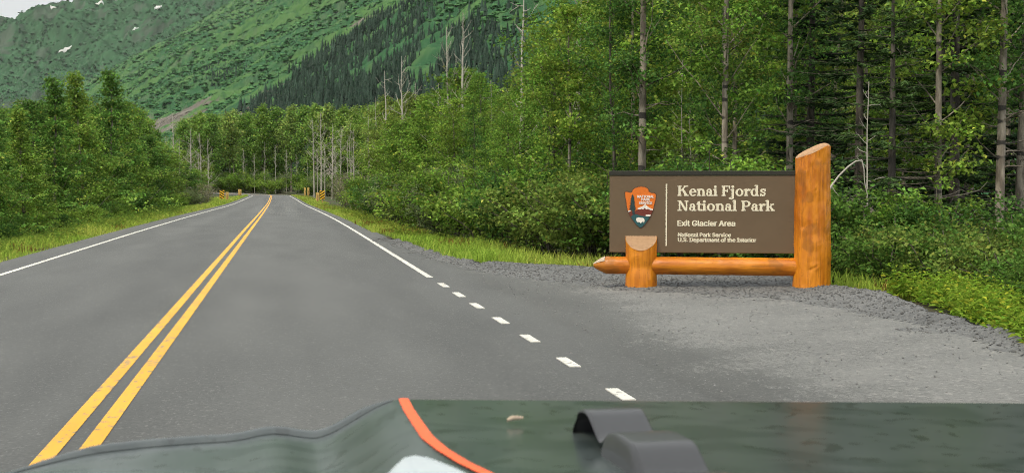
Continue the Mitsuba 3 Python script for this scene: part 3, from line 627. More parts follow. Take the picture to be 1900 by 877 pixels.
# ------------------------------------------------------------------ trees left of the road
def crown_line(x, y, table, jit=0.0):
    # height at which a tree at (x, y) reaches the crown line seen over the road: bearing -> elevation
    b = math.degrees(math.atan2(x, y)); t = np.array(table)
    return 1.75 + math.hypot(x, y) * float(np.interp(b, t[:, 0], t[:, 1])) * (1 - jit)
LEFT = [(-16, .060), (-11.6, .069), (-10.3, .074), (-9.2, .073), (-7.4, .068), (-6.6, .074), (-5.9, .068), (-5.2, .049), (-4.6, .036), (-4.0, .028), (-2.9, .016), (-2, .012)]
RIGHT = [(0, .060), (2.6, .061), (4.1, .064), (5.5, .068), (6.4, .072), (7.4, .084), (8.4, .082), (9.0, .064), (9.9, .085), (10.9, .092), (11.6, .126), (13.6, .16), (32, .25)]
ROW1 = [(-8.6, 37, 3.7, 'young_d'), (-8.9, 42.5, 4.3, 'young_f'), (-9.2, 49, 4.9, 'young_e'), (-9.5, 57, 6.1, 'young_f'), (-9.5, 65, 6.9, 'young_e'), (-10.3, 70, 5.2, 'young_c'), (-10.0, 79, 8.2, 'young_f'), (-10.1, 91, 7.3, 'young_e'), (-9.8, 98, 6.0, 'young_c'), (-10.0, 110, 5.9, 'young_d'), (-10.2, 125, 5.6, 'young_b'), (-10.2, 142, 5.0, 'young_c'), (-10.0, 158, 4.4, 'young_d')]
for i, (x, y, h, fm) in enumerate(ROW1):
    k = put(numbered('roadside_tree'), fm, x, y, h * 1.12 / HREAL[fm], sz=h * (1.10 if i in (3, 4, 6) else .98) / HREAL[fm])
    label(k, f'leafy roadside tree, {ordinal(i)} from the near end of the row left of the road', 'tree', 'front row of trees left of the road')
ROW2 = [(-11.0, 44, 5.4), (-11.6, 50, 5.9), (-11.2, 58, 6.5), (-11.8, 66, 7.2), (-12.3, 74, 7.4), (-12.6, 83, 8.0), (-13, 94, 8.2), (-13.6, 106, 8.4), (-14, 118, 8.2), (-13.4, 134, 8.0), (-14, 150, 7.4)]
for i, (x, y, h) in enumerate(ROW2):
    fm = ['young_e', 'young_a', 'young_f', 'young_c'][i % 4]
    h = crown_line(x, y, LEFT, .05 + (i * 5 % 7) * .025)
    k = put(numbered('roadside_tree'), fm, x, y, h / HREAL[fm])
    label(k, f'leafy tree {ordinal(i)} from the near end of the second row left of the road', 'tree', 'second row of trees left of the road')
for i in range(34):
    y = 42 + i * 4.1; x = -15.5 - (i * 7.3 % 11); fm = ['young_a', 'mid_c', 'young_c', 'young_b'][i % 4]
    k = put(numbered('roadside_tree'), fm, x, y, crown_line(x, y, LEFT, .04 + (i * 37 % 10) * .014) / HREAL[fm])
    label(k, f'leafy tree deep in the left wood, ' + where_road(y, ('near the left frame edge', 'behind the pointed trees', 'where the tree line slopes down', 'close to the grey snags'), (62, 95, 140)), 'tree', 'trees deep in the wood left of the road')
# small pale-leaved trees and grey thicket before the bend
for i, (x, y, h, fm) in enumerate([(-16, 192, 6.6, 'mid_b'), (-18.5, 205, 7.5, 'mid_b'), (-14.5, 212, 7.0, 'mid_b'), (-12.0, 206, 6.0, 'mid_b'), (-20.5, 196, 8, 'mid_a'), (-13.5, 226, 7.4, 'mid_b'), (-16.8, 230, 8.6, 'mid_a'), (-23.5, 210, 9.5, 'mid_b')]):
    k = put(numbered('young_cottonwood'), fm, x, y, h / HREAL[fm])
    label(k, f'yellow-green young cottonwood among grey snags before the bend, {ordinal(i)} in depth', 'tree', 'young cottonwoods among the grey snags')
# ------------------------------------------------------------------ tall stand beyond the bend
far = []
FX = [(-23.5, 322, 17), (-20, 332, 18.5), (-17, 328, 19.3), (-13.2, 335, 19.8), (-9.5, 345, 20.5), (-5.3, 352, 22.6), (-1.2, 350, 22.2), (2.2, 344, 22.0), (5.5, 335, 22.0), (8.3, 322, 21.4), (10.8, 306, 20.6), (13.2, 286, 19.2), (14.5, 268, 18.0), (16.2, 250, 17.2), (15.8, 230, 16.0), (15.0, 212, 15.2), (14.0, 192, 14.2), (13.6, 178, 13.6)]
for i, (x, y, h) in enumerate(FX):
    fm = ['far_a', 'far_b', 'far_a', 'far_c'][i % 4] if i < 10 else ['far_c', 'far_b'][i % 2]
    k = put(numbered('cottonwood_tree'), fm, x, y, h / HREAL[fm])
    label(k, f'tall dense cottonwood, {ordinal(i)} from the left in the stand beyond the bend', 'tree', 'tall cottonwoods beyond the bend')
for i in range(46):
    x = -27 + (i * 4.3 % 62); y = 366 + (i * 13 % 46) - max(0, x) * 4.2 if x > 0 else 366 + (i * 13 % 46)
    if x > 0: x, y = x + 9, max(y, 200)
    fm = ['far_a', 'far_b', 'far_c'][i % 3]
    k = put(numbered('cottonwood_tree'), fm, x, y, (19.5 + (i * 29 % 10) * .3 - max(0, x - 8) * .12) / HREAL[fm])
    label(k, 'tall cottonwood deep in the far stand, ' + where_road(x, ('left of the road end', 'behind the road end', 'behind the pale bare trunks'), (-8, 6)), 'tree', 'cottonwoods deep in the far stand')
# undergrowth at the foot of the far stand
for i, (x, y) in enumerate([(-24 + 2.1 * j, 332 + 9 * math.sin(j * 1.7) - max(0, j - 11) * 9) for j in range(19)]):
    k = put(numbered('far_bush'), ['alder_a', 'alder_b', 'willow_a'][i % 3], x + (3 if x > 0 else 0), y - 6, 2.5)
    label(k, f'dark green bush at the foot of the far cottonwoods, {ordinal(i)} from the left', 'bush', 'bushes under the far cottonwoods')
for i in range(16):
    k = put(numbered('far_bush'), ['alder_c', 'alder_a'][i % 2], -30 + i * 3.6, 372 + (i * 17 % 23), 3.0)
    label(k, 'tall bush behind the far cottonwood trunks, ' + where_road(-30 + i * 3.6, ('left of the road end', 'behind the road end', 'right of the road end'), (-9, 6)), 'bush', 'bushes behind the far cottonwoods')
# ------------------------------------------------------------------ right of the road, from the bend to the sign
RM = [(12.5, 160, 13.0, 'mid_b'), (12.9, 142, 11.6, 'mid_a'), (11.8, 122, 10.6, 'mid_b'), (11.6, 108, 9.8, 'mid_a'), (10.9, 92, 8.9, 'mid_c'), (9.3, 68, 8.1, 'mid_c'), (9.2, 60, 7.1, 'poplar_e'), (9.6, 54, 5.8, 'poplar_f'), (8.9, 48, 6.3, 'poplar_e'), (9.2, 44.5, 6.3, 'poplar_d'), (7.95, 38, 7.3, 'poplar_e'), (7.6, 34, 6.5, 'poplar_f'), (8.3, 32, 7.5, 'poplar_d'), (10.2, 39, 9.0, 'poplar_d')]
for i, (x, y, h, fm) in enumerate(RM):
    k = put(numbered('verge_tree'), fm, x, y, h / HREAL[fm])
    label(k, f'leafy tree along the right verge between bend and sign, {ordinal(len(RM) - 1 - i)} from the sign', 'tree', 'trees along the right verge')
for i, (x, y, fm) in enumerate([(8.6, 104, 'mid_a'), (8.2, 92, 'mid_c'), (8.4, 82, 'mid_a'), (7.9, 73, 'mid_c'), (9.9, 78, 'mid_c'), (8.3, 63, 'mid_c'), (7.4, 56, 'poplar_f'), (7.3, 50, 'poplar_d'), (7.7, 44, 'poplar_e'), (9.8, 118, 'mid_b'), (10.4, 135, 'mid_a'), (10.6, 150, 'mid_b')]):
    k = put(numbered('verge_tree'), fm, x, y, crown_line(x, y, RIGHT, .14 + (i % 3) * .07) / HREAL[fm])
    label(k, f'lower leafy tree at the front of the right verge wood, {ordinal(11 - sorted([104, 92, 82, 73, 78, 63, 56, 50, 44, 118, 135, 150], reverse=True).index(y))} from the sign', 'tree', 'low trees at the front of the right verge wood')
for i in range(44):
    y = 50 + i * 4.6; x = 14 + (i * 5.7 % 19) + max(0, (y - 150) * .02); fm = ['mid_a', 'mid_c', 'mid_b'][i % 3]
    k = put(numbered('verge_tree'), fm, x, y, crown_line(x, y, RIGHT, (i * 31 % 10) * .02) / HREAL[fm])
    label(k, f'leafy tree deep behind the right verge, {where_road(y)}', 'tree', 'trees deep behind the right verge')
# tall pale trunks behind the sign: x, y, form, height, words
STEMS = [(8.74, 31, 'poplar_c', 13.5, 'tall poplar with a split pale trunk behind the sign board'), (10.2, 29, 'poplar_a', 12.5, 'tall poplar with a straight tan trunk rising above the middle of the sign board'),
         (11.6, 33, 'poplar_c', 12.0, 'dark stemmed poplar just right of the straight tan trunk'), (12.6, 31, 'poplar_c', 13.0, 'poplar with a mottled pale trunk left of the tall log post'),
         (14.4, 35, 'poplar_b', 12.0, 'poplar standing directly behind the tall log post'), (9.9, 36, 'poplar_b', 11.0, 'thin poplar behind the emblem side of the sign'),
         (13.19, 24.5, 'poplar_b', 11.0, 'slim bent poplar stem among the dark spruces'), (14.4, 24.3, 'poplar_c', 12.8, 'grey poplar trunk near the frame edge, in front of the last pale trunk'),
         (16.5, 27, 'poplar_c', 13.4, 'pale grey poplar trunk outermost in the wood past the spruces'), (16.7, 31, 'poplar_a', 12.0, 'poplar behind the spruces in a yellow-green gap'), (18.6, 33, 'poplar_a', 12.4, 'poplar set back past the yellow-green gap by the frame edge')]
for x, y, fm, h, w in STEMS:
    k = put(numbered('poplar_tree'), fm, x, y, h / HREAL[fm]); label(k, w, 'tree', 'poplars behind the sign')
SPR = [(13.3, 28.5, 'spruce_a', 10.5, 'dark spruce just right of the tall log post'), (14.9, 27.0, 'spruce_b', 10.0, 'broad dark spruce in the middle of the conifers right of the sign'), (12.2, 24.6, 'spruce_b', 7.0, 'low branched spruce closest behind the shrubs right of the log post'),
       (16.2, 30, 'spruce_c', 13, 'tall spruce at the back of the conifers right of the sign'), (17.9, 29, 'spruce_c', 12.5, 'spruce at the far side of the conifers toward the frame edge'), (14.0, 33, 'spruce_c', 13, 'spruce standing behind the others and nearest the tall post')]
for x, y, fm, h, w in SPR:
    k = put(numbered('spruce_tree'), fm, x, y, h / HREAL[fm]); label(k, w, 'tree', 'spruces right of the sign')
rb = random.Random(5)
taken = [(s[0], s[1]) for s in STEMS + SPR]
for i in range(52):
    for _ in range(40):
        y = rb.uniform(28, 74); x = rb.uniform(.24 * y + 2.0, .74 * y)
        if x > 8.5 and min((x - a) ** 2 + (y - b) ** 2 for a, b in taken) > 4.5: break
    taken.append((x, y)); fm = rb.choice(['poplar_a', 'poplar_b', 'poplar_c', 'poplar_d', 'poplar_g', 'poplar_f', 'poplar_d', 'spruce_c', 'spruce_a'])
    k = put(numbered('spruce_tree' if 'spr' in fm else 'poplar_tree'), fm, x, y, rb.uniform(.85, 1.15))
    label(k, f'dark spruce {where_sign(x, y)}' if 'spr' in fm else f'leafy poplar {where_sign(x, y)}', 'tree', 'spruces deep in the wood' if 'spr' in fm else 'poplars deep in the wood behind the sign')
# ------------------------------------------------------------------ dead snags
SN = [(-17.0, 188, 'snag_d', 12.0, 'bare grey snag, left one of the pair rising above the trees before the bend'), (-14.4, 180, 'snag_d', 12.3, 'taller bare grey snag before the bend with a long crooked limb'), (-13.4, 198, 'snag_a', 11.0, 'bare grey snag with many fine branches before the bend, right of the tall pair'),
      (-12.0, 200, 'snag_b', 10.4, 'thin bare snag close to the dark stand before the bend'), (-10.6, 192, 'snag_a', 9.4, 'bushy bare snag nearest the road on the left before the bend'),
      (-16.0, 183, 'snag_b', 9.4, 'low twiggy snag between the two tall ones before the bend'), (-12.7, 186, 'snag_a', 8.6, 'leaning bushy snag right of the taller crooked one before the bend'), (-11.3, 184, 'snag_b', 7.4, 'low bare snag at the roadside end of the grey snags'), (-15.2, 200, 'snag_a', 9.6, 'broad bare snag behind the tall pair before the bend'),
      (10.9, 120, 'snag_a', 14.3, 'tall bare white snag with long curved branches over the right verge trees'), (10.3, 130, 'snag_c', 14.0, 'thin dark snag with stubby twigs left of the white curved one'), (12.3, 125, 'snag_b', 12.4, 'short bare snag right of the white curved one'),
      (8.9, 75, 'snag_e', 8.2, 'slender grey snag left of the pale forked pair'), (8.6, 68, 'snag_a', 10.4, 'left snag of the pale forked pair against the mountain'), (9.1, 66, 'snag_d', 11.0, 'right snag of the pale forked pair, taller and with upswept limbs'),
      (9.2, 50, 'snag_c', 9.7, 'tall straight grey snag with short side branches against the dark slope'), (9.2, 40, 'snag_d', 8.2, 'pale forked dead top standing out of a leafy crown'), (9.6, 60, 'snag_e', 7.0, 'small broken snag between the pale pair and the straight one'),
      (5.9, 250, 'snag_b', 15.4, 'bare white trunk at the left of the pale trunks past the marker'), (7.0, 242, 'snag_a', 16.2, 'tallest bare white tree among the pale trunks past the right marker'), (8.9, 238, 'snag_a', 14.0, 'bare branching white tree in the middle of the pale trunks'),
      (10.7, 246, 'snag_b', 13.8, 'bare white tree toward the right of the pale trunks'), (12.2, 228, 'snag_b', 12.5, 'bare leaning white tree last of the pale trunks'), (10.9, 34.5, 'snag_e', 5.5, 'crooked thin dead stem above the arrowhead emblem'), (11.3, 35, 'snag_e', 4.2, 'short dead stem beside the crooked one above the board lettering'),
      (11.4, 24, 'snag_e', 4.0, 'leaning dead stick in the shrubs right of the tall log post')]
for x, y, fm, h, w in SN:
    k = put(numbered('dead_tree'), fm, x, y, h / HREAL[fm] * .92, sz=h / HREAL[fm]); label(k, w, 'dead tree', 'bare grey dead trees')
for i in range(26):
    fm = ['snag_b', 'snag_e', 'snag_d', 'snag_a'][i % 4]
    if i < 12: x = 7.0 + (i * 2.71 % 9.5); y = 262 - (i * 11.3 % 58) + x
    elif i < 19: x = 9.5 + (i * 1.37 % 5.5); y = 148 + (i * 17.3 % 55)
    else: x = -9.5 + (i - 19) * 2.6; y = 322 + (i * 7 % 9)
    k = put(numbered('bare_trunk'), fm, x, y, (10 + i * 7 % 4) / HREAL[fm] * .8, sz=(10 + i * 7 % 4) / HREAL[fm]); label(k, 'thin pale bare trunk ' + ('in the thinned wood past the right hand marker' if i < 12 else 'rising from the trees nearer than the right hand marker' if i < 19 else 'at the front of the tall stand beyond the bend'), 'dead tree', 'thin pale bare trunks')
# fallen bleached branch right of the post
bp = np.array([(8.70, 20.35, .9), (8.82, 20.4, 1.16), (8.93, 20.4, 1.34), (9.04, 20.4, 1.55), (9.18, 20.42, 1.72), (9.33, 20.4, 1.87), (9.47, 20.4, 1.965), (9.58, 20.4, 1.98)])
k = 'bleached_branch'
add(k + '__branch', tube(bp, np.linspace(.021, .012, 8), 6), 'm_bone', True)
add(k + '__twig', tube(np.array([bp[3], bp[3] + [.07, 0, -.10], bp[3] + [.15, .02, -.17]]), [.010, .007, .004], 5), 'm_bone', True)
add(k + '__twig_001', tube(np.array([bp[7], bp[7] + [.04, 0, -.16], bp[7] + [.06, .02, -.36], bp[7] + [.12, .02, -.60]]), [.012, .010, .009, .007], 5), 'm_bone', True)
label(k, 'arching white bleached branch beside the tall log post', 'branch')
# ------------------------------------------------------------------ shrubs
SH = [(6.9, 136, 3.2, 'brush_gray'), (6.3, 118, 3.0, 'brush_gray'), (5.9, 100, 2.7, 'brush_gray'), (5.0, 86, 2.7, 'alder_a'), (5.1, 77, 2.5, 'alder_b'), (4.9, 68, 2.6, 'alder_a'), (4.9, 61, 2.6, 'alder_c'), (4.9, 55, 2.6, 'willow_a'), (5.1, 50, 2.7, 'alder_b'), (5.2, 46, 2.7, 'alder_a'), (5.2, 42, 2.5, 'willow_a'), (5.3, 38.5, 2.5, 'alder_a'), (5.6, 35.5, 2.4, 'alder_b'), (5.9, 33, 2.5, 'alder_c'), (6.1, 31, 2.3, 'alder_a'), (6.2, 28.8, 2.2, 'currant_a'), (6.8, 27.3, 2.3, 'currant_a'), (7.4, 26.1, 2.2, 'currant_b'), (8.0, 25.1, 2.5, 'alder_c'), (8.7, 24.1, 2.5, 'alder_a'), (9.5, 23.4, 2.3, 'currant_b')]
for i, (x, y, h, fm) in enumerate(SH):
    k = put(numbered('verge_bush'), fm, x, y, h / (2.2 if 'cur' not in fm else 1.7))
    kind = {'b': 'grey-green twiggy', 'a': 'bright green alder', 'w': 'pale grey-green willow', 'c': 'small leaved dark green'}[fm[0]]
    label(k, f'{kind} bush, {ordinal(i)} from the far end of the right verge thicket', 'bush', 'bushes along the right verge')
for i in range(46):
    y = 27 + i * 2.7; x = 7.0 + (i * 3.9 % 4.5) + (max(0, 36 - y) * .22); fm = ['alder_a', 'alder_c', 'willow_a', 'alder_b'][i % 4]
    k = put(numbered('verge_bush'), fm, x, y, 1.05 + (i * 7 % 5) * .08); label(k, f'leafy bush behind the right verge thicket, {where_road(y)}', 'bush', 'bushes behind the right verge')
SR = [(9.9, 21.6, 1.5, 'currant_b'), (9.95, 19.9, 1.55, 'currant_b'), (10.7, 20.6, 1.75, 'currant_a'), (10.3, 18.5, 1.6, 'currant_a'), (11.0, 19.2, 1.75, 'currant_b'), (10.35, 16.9, 1.5, 'currant_a'), (11.3, 17.6, 1.8, 'currant_b'), (9.9, 15.5, 1.3, 'currant_b'), (10.7, 15.4, 1.5, 'currant_a'), (11.6, 21.8, 1.9, 'alder_c'), (12.2, 19.4, 1.9, 'alder_c'), (12.5, 17.6, 1.8, 'currant_b'), (9.1, 13.6, 1.1, 'currant_b'), (10.4, 13.6, 1.5, 'currant_a'), (13.4, 21, 2.2, 'alder_c'), (12.0, 23.2, 2.0, 'alder_a'), (11.9, 15.6, 1.7, 'currant_a')]
for i, (x, y, h, fm) in enumerate(sorted(SR, key=lambda q: q[0] / q[1])):
    k = put(numbered('thicket_bush'), fm, x, y, h / (2.2 if 'cur' not in fm else 1.7))
    label(k, f'dense leafy bush right of the tall log post, {ordinal(i)} going away from the post', 'bush', 'bushes right of the sign')
SL = [(-7.9, 31.5, 1.2, 'alder_c'), (-8.1, 35, 1.5, 'alder_a'), (-7.9, 39, 1.3, 'alder_c'), (-8.0, 44, 1.6, 'alder_a'), (-8.0, 50, 1.4, 'alder_c'), (-8.0, 55, 2.2, 'alder_b'), (-8.2, 61, 1.6, 'alder_c'), (-8.3, 69, 1.7, 'alder_a'), (-8.6, 80, 2.0, 'alder_c'), (-8.9, 91, 2.0, 'alder_a'), (-9.0, 104, 2.3, 'alder_c'), (-9.1, 118, 2.3, 'alder_a'), (-9.2, 133, 2.4, 'willow_a'), (-9.3, 150, 2.4, 'brush_gray'), (-9.6, 165, 2.6, 'brush_gray'), (-11.5, 178, 3.0, 'brush_gray'), (-13.5, 186, 3.2, 'willow_a')]
for i, (x, y, h, fm) in enumerate(SL):
    k = put(numbered('roadside_bush'), fm, x, y, h * (.72 if y < 120 else 1) / 2.2)
    label(k, f'low bush under the trees left of the road, {ordinal(i)} from the near end', 'bush', 'bushes under the left trees')
for i in range(12):
    y = 36 + i * 11; k = put(numbered('roadside_bush'), ['alder_c', 'alder_a', 'alder_b'][i % 3], -10.6 - (i * 3.7 % 3.5), y, 1.1)
    label(k, 'bush in the shade between the front and second row of left trees', 'bush', 'shaded bushes between the left rows')

# ------------------------------------------------------------------ grass verges
def grass(pos, h, w, cols, seed, lean=.45):
    r = np.random.default_rng(seed); n = len(pos); a = r.uniform(0, 2 * PI, n); b = r.uniform(0, 2 * PI, n)
    side = np.stack([np.cos(a), np.sin(a), 0 * a], 1) * (w / 2)[:, None]; ln = np.stack([np.cos(b), np.sin(b), 0 * b], 1) * (h * lean * r.uniform(.3, 1.3, n))[:, None]
    up = np.array([[0, 0, 1.0]]) * h[:, None]
    v = np.stack([pos - side, pos + side, pos + ln * .35 + up * .6 + side * .8, pos + ln * .35 + up * .6 - side * .8, pos + ln + up * .97], 1)
    i = np.arange(n)[:, None] * 5
    f = np.concatenate([i + np.array([[0, 1, 2]]), i + np.array([[0, 2, 3]]), i + np.array([[3, 2, 4]])])
    return v.reshape(-1, 3), f, np.repeat(cols, 5, 0)
def gcols(pos, r, reddish=0.0):
    n = len(pos); t = n2(pos[:, 0] * .5, pos[:, 1] * .22, 21); u = n2(pos[:, 0] * 1.1, pos[:, 1] * .5, 22)
    c = (1 - t[:, None]) * np.array([[.29, .48, .064]]) + t[:, None] * np.array([[.47, .57, .105]])
    k = (u > 1 - reddish) & (r.random(n) < .6); c[k] = np.array([.20, .10, .035])
    return np.clip(c * np.exp(r.normal(0, .25, (n, 1))), .01, .6)
def ring_pos(y0, y1, s0, s1, n, r, power=1.0):
    Y = y0 + (y1 - y0) * r.random(n) ** power; i = np.clip(np.searchsorted(CL[:150, 1], Y), 0, 149); s = r.uniform(s0, s1, n)
    X = CL[i, 0] + s * NR[i, 0]
    return X, Y
def on_ground(X, Y): return np.column_stack([X, Y, ground_z(X, Y) - .02])
r = np.random.default_rng(90); P = []
for (y0, y1, s0, s1, n, pw) in [(16, 60, -7.1, -4.5, 30000, 1.2), (55, 180, -7.6, -4.55, 30000, 1.2), (150, 268, -9.5, -4.6, 14000, 1.0), (195, 268, -24, -8, 16000, 1.0)]:
    X, Y = ring_pos(y0, y1, s0, s1, n, r, pw)
    keep = r.random(n) < np.clip(n2(X * 1.5, Y * .6, 31) * 2.2 - .25, .15, 1); P.append(on_ground(X[keep], Y[keep]))
P = np.vstack(P); sc = 1 + P[:, 1] / 70
edge = np.clip((-(P[:, 0]) - 5.75) / 1.0, .25, 1)
h = r.uniform(.13, .42, len(P)) * edge * (.6 + n2(P[:, 0] * .8, P[:, 1] * .3, 33) * .9)
v, f, c = grass(P, h, .014 * sc, gcols(P, r, .10), 1); add('verge_grass', (v, f), 'm_leaf', color=c)
label('verge_grass', 'tall yellow-green roadside grass along the left verge', kind='stuff')
P = []
for (y0, y1, s0, s1, n, pw) in [(44, 175, 4.2, 5.9, 22000, 1.25), (165, 275, 4.25, 7.5, 14000, 1.0), (26, 50, 4.55, 6.6, 9000, 1.0)]:
    X, Y = ring_pos(y0, y1, s0, s1, n, r, pw)
    import shapely
    ok = ~shapely.contains_xy(BERM.buffer(-.05), X, Y); P.append(on_ground(X[ok], Y[ok]))
q = inside(Polygon([(3.6, 27.5), (4.5, 25.4), (5.8, 24), (7, 22.8), (8.4, 21.4), (9.4, 22.4), (8, 24), (6, 26.3), (4.6, 28.2)]), 3500, r); P.append(on_ground(q[:, 0], q[:, 1]))
q = inside(Polygon([(8.6, 20.2), (8.75, 17.2), (9.6, 17.2), (9.8, 20.4)]), 900, r); P.append(on_ground(q[:, 0], q[:, 1]))
P = np.vstack(P); sc = 1 + P[:, 1] / 70
h = r.uniform(.10, .28, len(P)) * (.6 + n2(P[:, 0] * .8, P[:, 1] * .3, 34) * .9)
v, f, c = grass(P, h, .014 * sc, gcols(P, r, .33), 2); add('verge_grass_001', (v, f), 'm_leaf', color=c)
label('verge_grass_001', 'yellow and rust coloured roadside grass along the right verge', kind='stuff')
# broad-leaved weeds: left verge and the bright patch right of the gravel
def weeds(pos, hgt, size, base, seed, per=16):
    r = np.random.default_rng(seed); n = len(pos); c = np.repeat(pos, per, 0); t = np.tile(np.linspace(.15, 1, per), n)
    p = c + np.column_stack([r.normal(0, .05, (n * per, 2)), t * np.repeat(hgt, per)]); a = r.uniform(0, 2 * PI, n * per)
    d = np.column_stack([np.cos(a), np.sin(a), r.uniform(-.2, .5, n * per)])
    v, f = leaf_quads(p, d, size * r.uniform(.6, 1.2, n * per) * (1.25 - .6 * t), .42, np.tile([0, 0, 1.0], (n * per, 1)) + r.normal(0, .3, (n * per, 3)))
    return v, f, np.repeat(tint(n * per, base, r, yellow=.08), 4, 0)
X, Y = ring_pos(18, 90, -7.4, -5.2, 1400, r, 1.3); q = on_ground(X, Y)
v, f, c = weeds(q, r.uniform(.25, .7, len(q)), .12, (0.18, 0.28, 0.05), 5); add('verge_weeds', (v, f), 'm_leaf', color=c)
label('verge_weeds', 'leafy green weeds growing through the left verge grass', kind='stuff')
q = inside(Polygon([(8.55, 17.6), (8.65, 16.7), (8.2, 15.1), (7.65, 13.2), (7.05, 11.2), (7.0, 8.0), (8.6, 8.0), (8.9, 11.5), (9.3, 13.6), (9.9, 15.6), (9.6, 17.6)]), 1500, r)
v, f, c = weeds(on_ground(q[:, 0], q[:, 1]) + [0, 0, .02], r.uniform(.14, .50, len(q)), .11, (0.24, 0.37, 0.045), 6, 14); add('verge_weeds_001', (v, f), 'm_leaf', color=c)
label('verge_weeds_001', 'bright lime green weeds at the gravel edge right of the sign', kind='stuff')
X, Y = ring_pos(40, 110, 4.7, 5.6, 420, r, 1.2); q = on_ground(X, Y)
v, f, c = weeds(q, r.uniform(.15, .5, len(q)), .12, (0.22, 0.30, 0.05), 8); add('verge_weeds_002', (v, f), 'm_leaf', color=c)
label('verge_weeds_002', 'low yellow-green weeds along the right verge before the gravel', kind='stuff')

# ------------------------------------------------------------------ mountain (own frame: a uphill, b along the foot; turned with the valley)
CO, SI = math.cos(YAW), math.sin(YAW)
GXU, GZU = .88, .475
def ab_world(a, b, h): 
    xc, zc = GXU * a - GZU * b, GZU * a + GXU * b
    return np.stack([xc * CO + zc * SI, -xc * SI + zc * CO, h], -1)
def slope_h(a, b, fine=True):
    base = .6 * (a - 220)
    z = np.where(base > 0, base, base * .3)
    z = np.where(z > 840, 840 + (z - 840) * .35, z)
    amp = sstep(0, 120, base)
    w = b + 0.25 * (a - 400) + 60 * (n2(a / 260, b / 260, 41) - .5)
    g = (np.abs(n2(w / 95, a / 700, 42) - .5) * 2) * 26 + (np.abs(n2(w / 34, a / 260, 43) - .5) * 2) * 9 + (n2(a / 300, b / 420, 44) - .5) * 60
    z = z + amp * (g - 18)
    if fine:
        d1 = 1 - np.abs(n2(w / 11, a / 17, 45) - .5) * 2; d2 = 1 - np.abs(n2(w / 5.5, a / 7.5, 46) - .5) * 2
        z = z + amp * ((1 - np.abs(n2(w / 17, a / 46, 48) - .5) * 2 - .5) * 9.0 + (d1 - .5) * 8.0 + (d2 - .5) * 4.2 + (n2(w / 3.2, a / 3.2, 47) - .5) * 1.6)
    return z
bl = [20.0]
while bl[-1] < 5200: bl.append(bl[-1] + max(2.2, .0026 * bl[-1]))
al = np.arange(190, 1800, 3.2)
B_, A_ = np.meshgrid(np.array(bl), al); H_ = slope_h(A_, B_)
zc = GZU * A_ + GXU * B_; xcv = (GXU * A_ - GZU * B_) / zc; vv = (H_ - 1.5) / zc
vis = (np.abs(xcv) < .55) & (vv < .24)
F = grid_faces(*A_.shape); keep = vis.ravel()[F].any(1); F = F[keep]; uq, inv = np.unique(F, return_inverse=True)
V = ab_world(A_, B_, H_).reshape(-1, 3)[uq]; a_, b_ = A_.ravel()[uq], B_.ravel()[uq]
w = b_ + .25 * (a_ - 400) + 60 * (n2(a_ / 260, b_ / 260, 41) - .5)
import shapely
def in_poly(poly, a, b, soft=10):
    P = Polygon(poly); d = shapely.distance(shapely.points(a, b), P.exterior); s = np.where(shapely.contains_xy(P, a, b), d, -d)
    return s
meadow = sstep(.50, .66, .42 * n2(w / 55, a_ / 240, 51) + .40 * n2(w / 20, a_ / 70, 52) + .18 * n2(w / 7, a_ / 9, 53) + .10 * sstep(300, 700, a_))
spk = n2(w / 4.5, a_ / 4.5, 54); spk2 = n2(w / 9, a_ / 14, 55)
alder, lush, pale = np.array([.046, .120, .056]), np.array([.082, .172, .058]), np.array([.092, .165, .070])
col = alder + (lush - alder) * meadow[:, None]
tuft = sstep(.52, .68, spk * .6 + spk2 * .4)[:, None]; low = sstep(.48, .34, spk * .5 + spk2 * .5)[:, None]
col = col * (1 - .55 * tuft) + .55 * tuft * pale; col = col * (1 - .6 * low) + .6 * low * np.array([.034, .092, .046])
SCREE = [[(318, 1490), (340, 1505), (342, 1405), (368, 1430), (366, 1350), (338, 1262), (306, 1200), (306, 1300)], [(300, 1110), (345, 1130), (366, 1140), (370, 1120), (342, 1066), (310, 1045)], [(524, 1400), (554, 1395), (557, 1362), (530, 1270), (508, 1255), (503, 1300)]]
rockc = np.array([.150, .140, .122])
for i, pl in enumerate(SCREE):
    s = in_poly(pl, a_, b_) + (n2(w / 9, a_ / 60, 56 + i) - .5) * 60 + (n2(w / 4, a_ / 14, 66 + i) - .5) * 22 - 6
    k = sstep(-3, 5, s)[:, None]; col = col * (1 - k) + k * rockc * (.55 + .9 * n2(w / 4, a_ / 14, 60))[:, None]
rs = sstep(.73, .78, .7 * n2(w / 22, a_ / 60, 71) + .3 * n2(w / 6, a_ / 9, 72)) * sstep(900, 2200, b_); col = col * (1 - rs[:, None] * .25) + rs[:, None] * .25 * np.array([.16, .15, .13])
add('mountain', (V, inv.reshape(-1, 3)), 'm_matte', True, color=np.clip(col, .005, .6))
label('mountain', 'steep green mountainside of alder and meadow behind the valley', kind='structure')
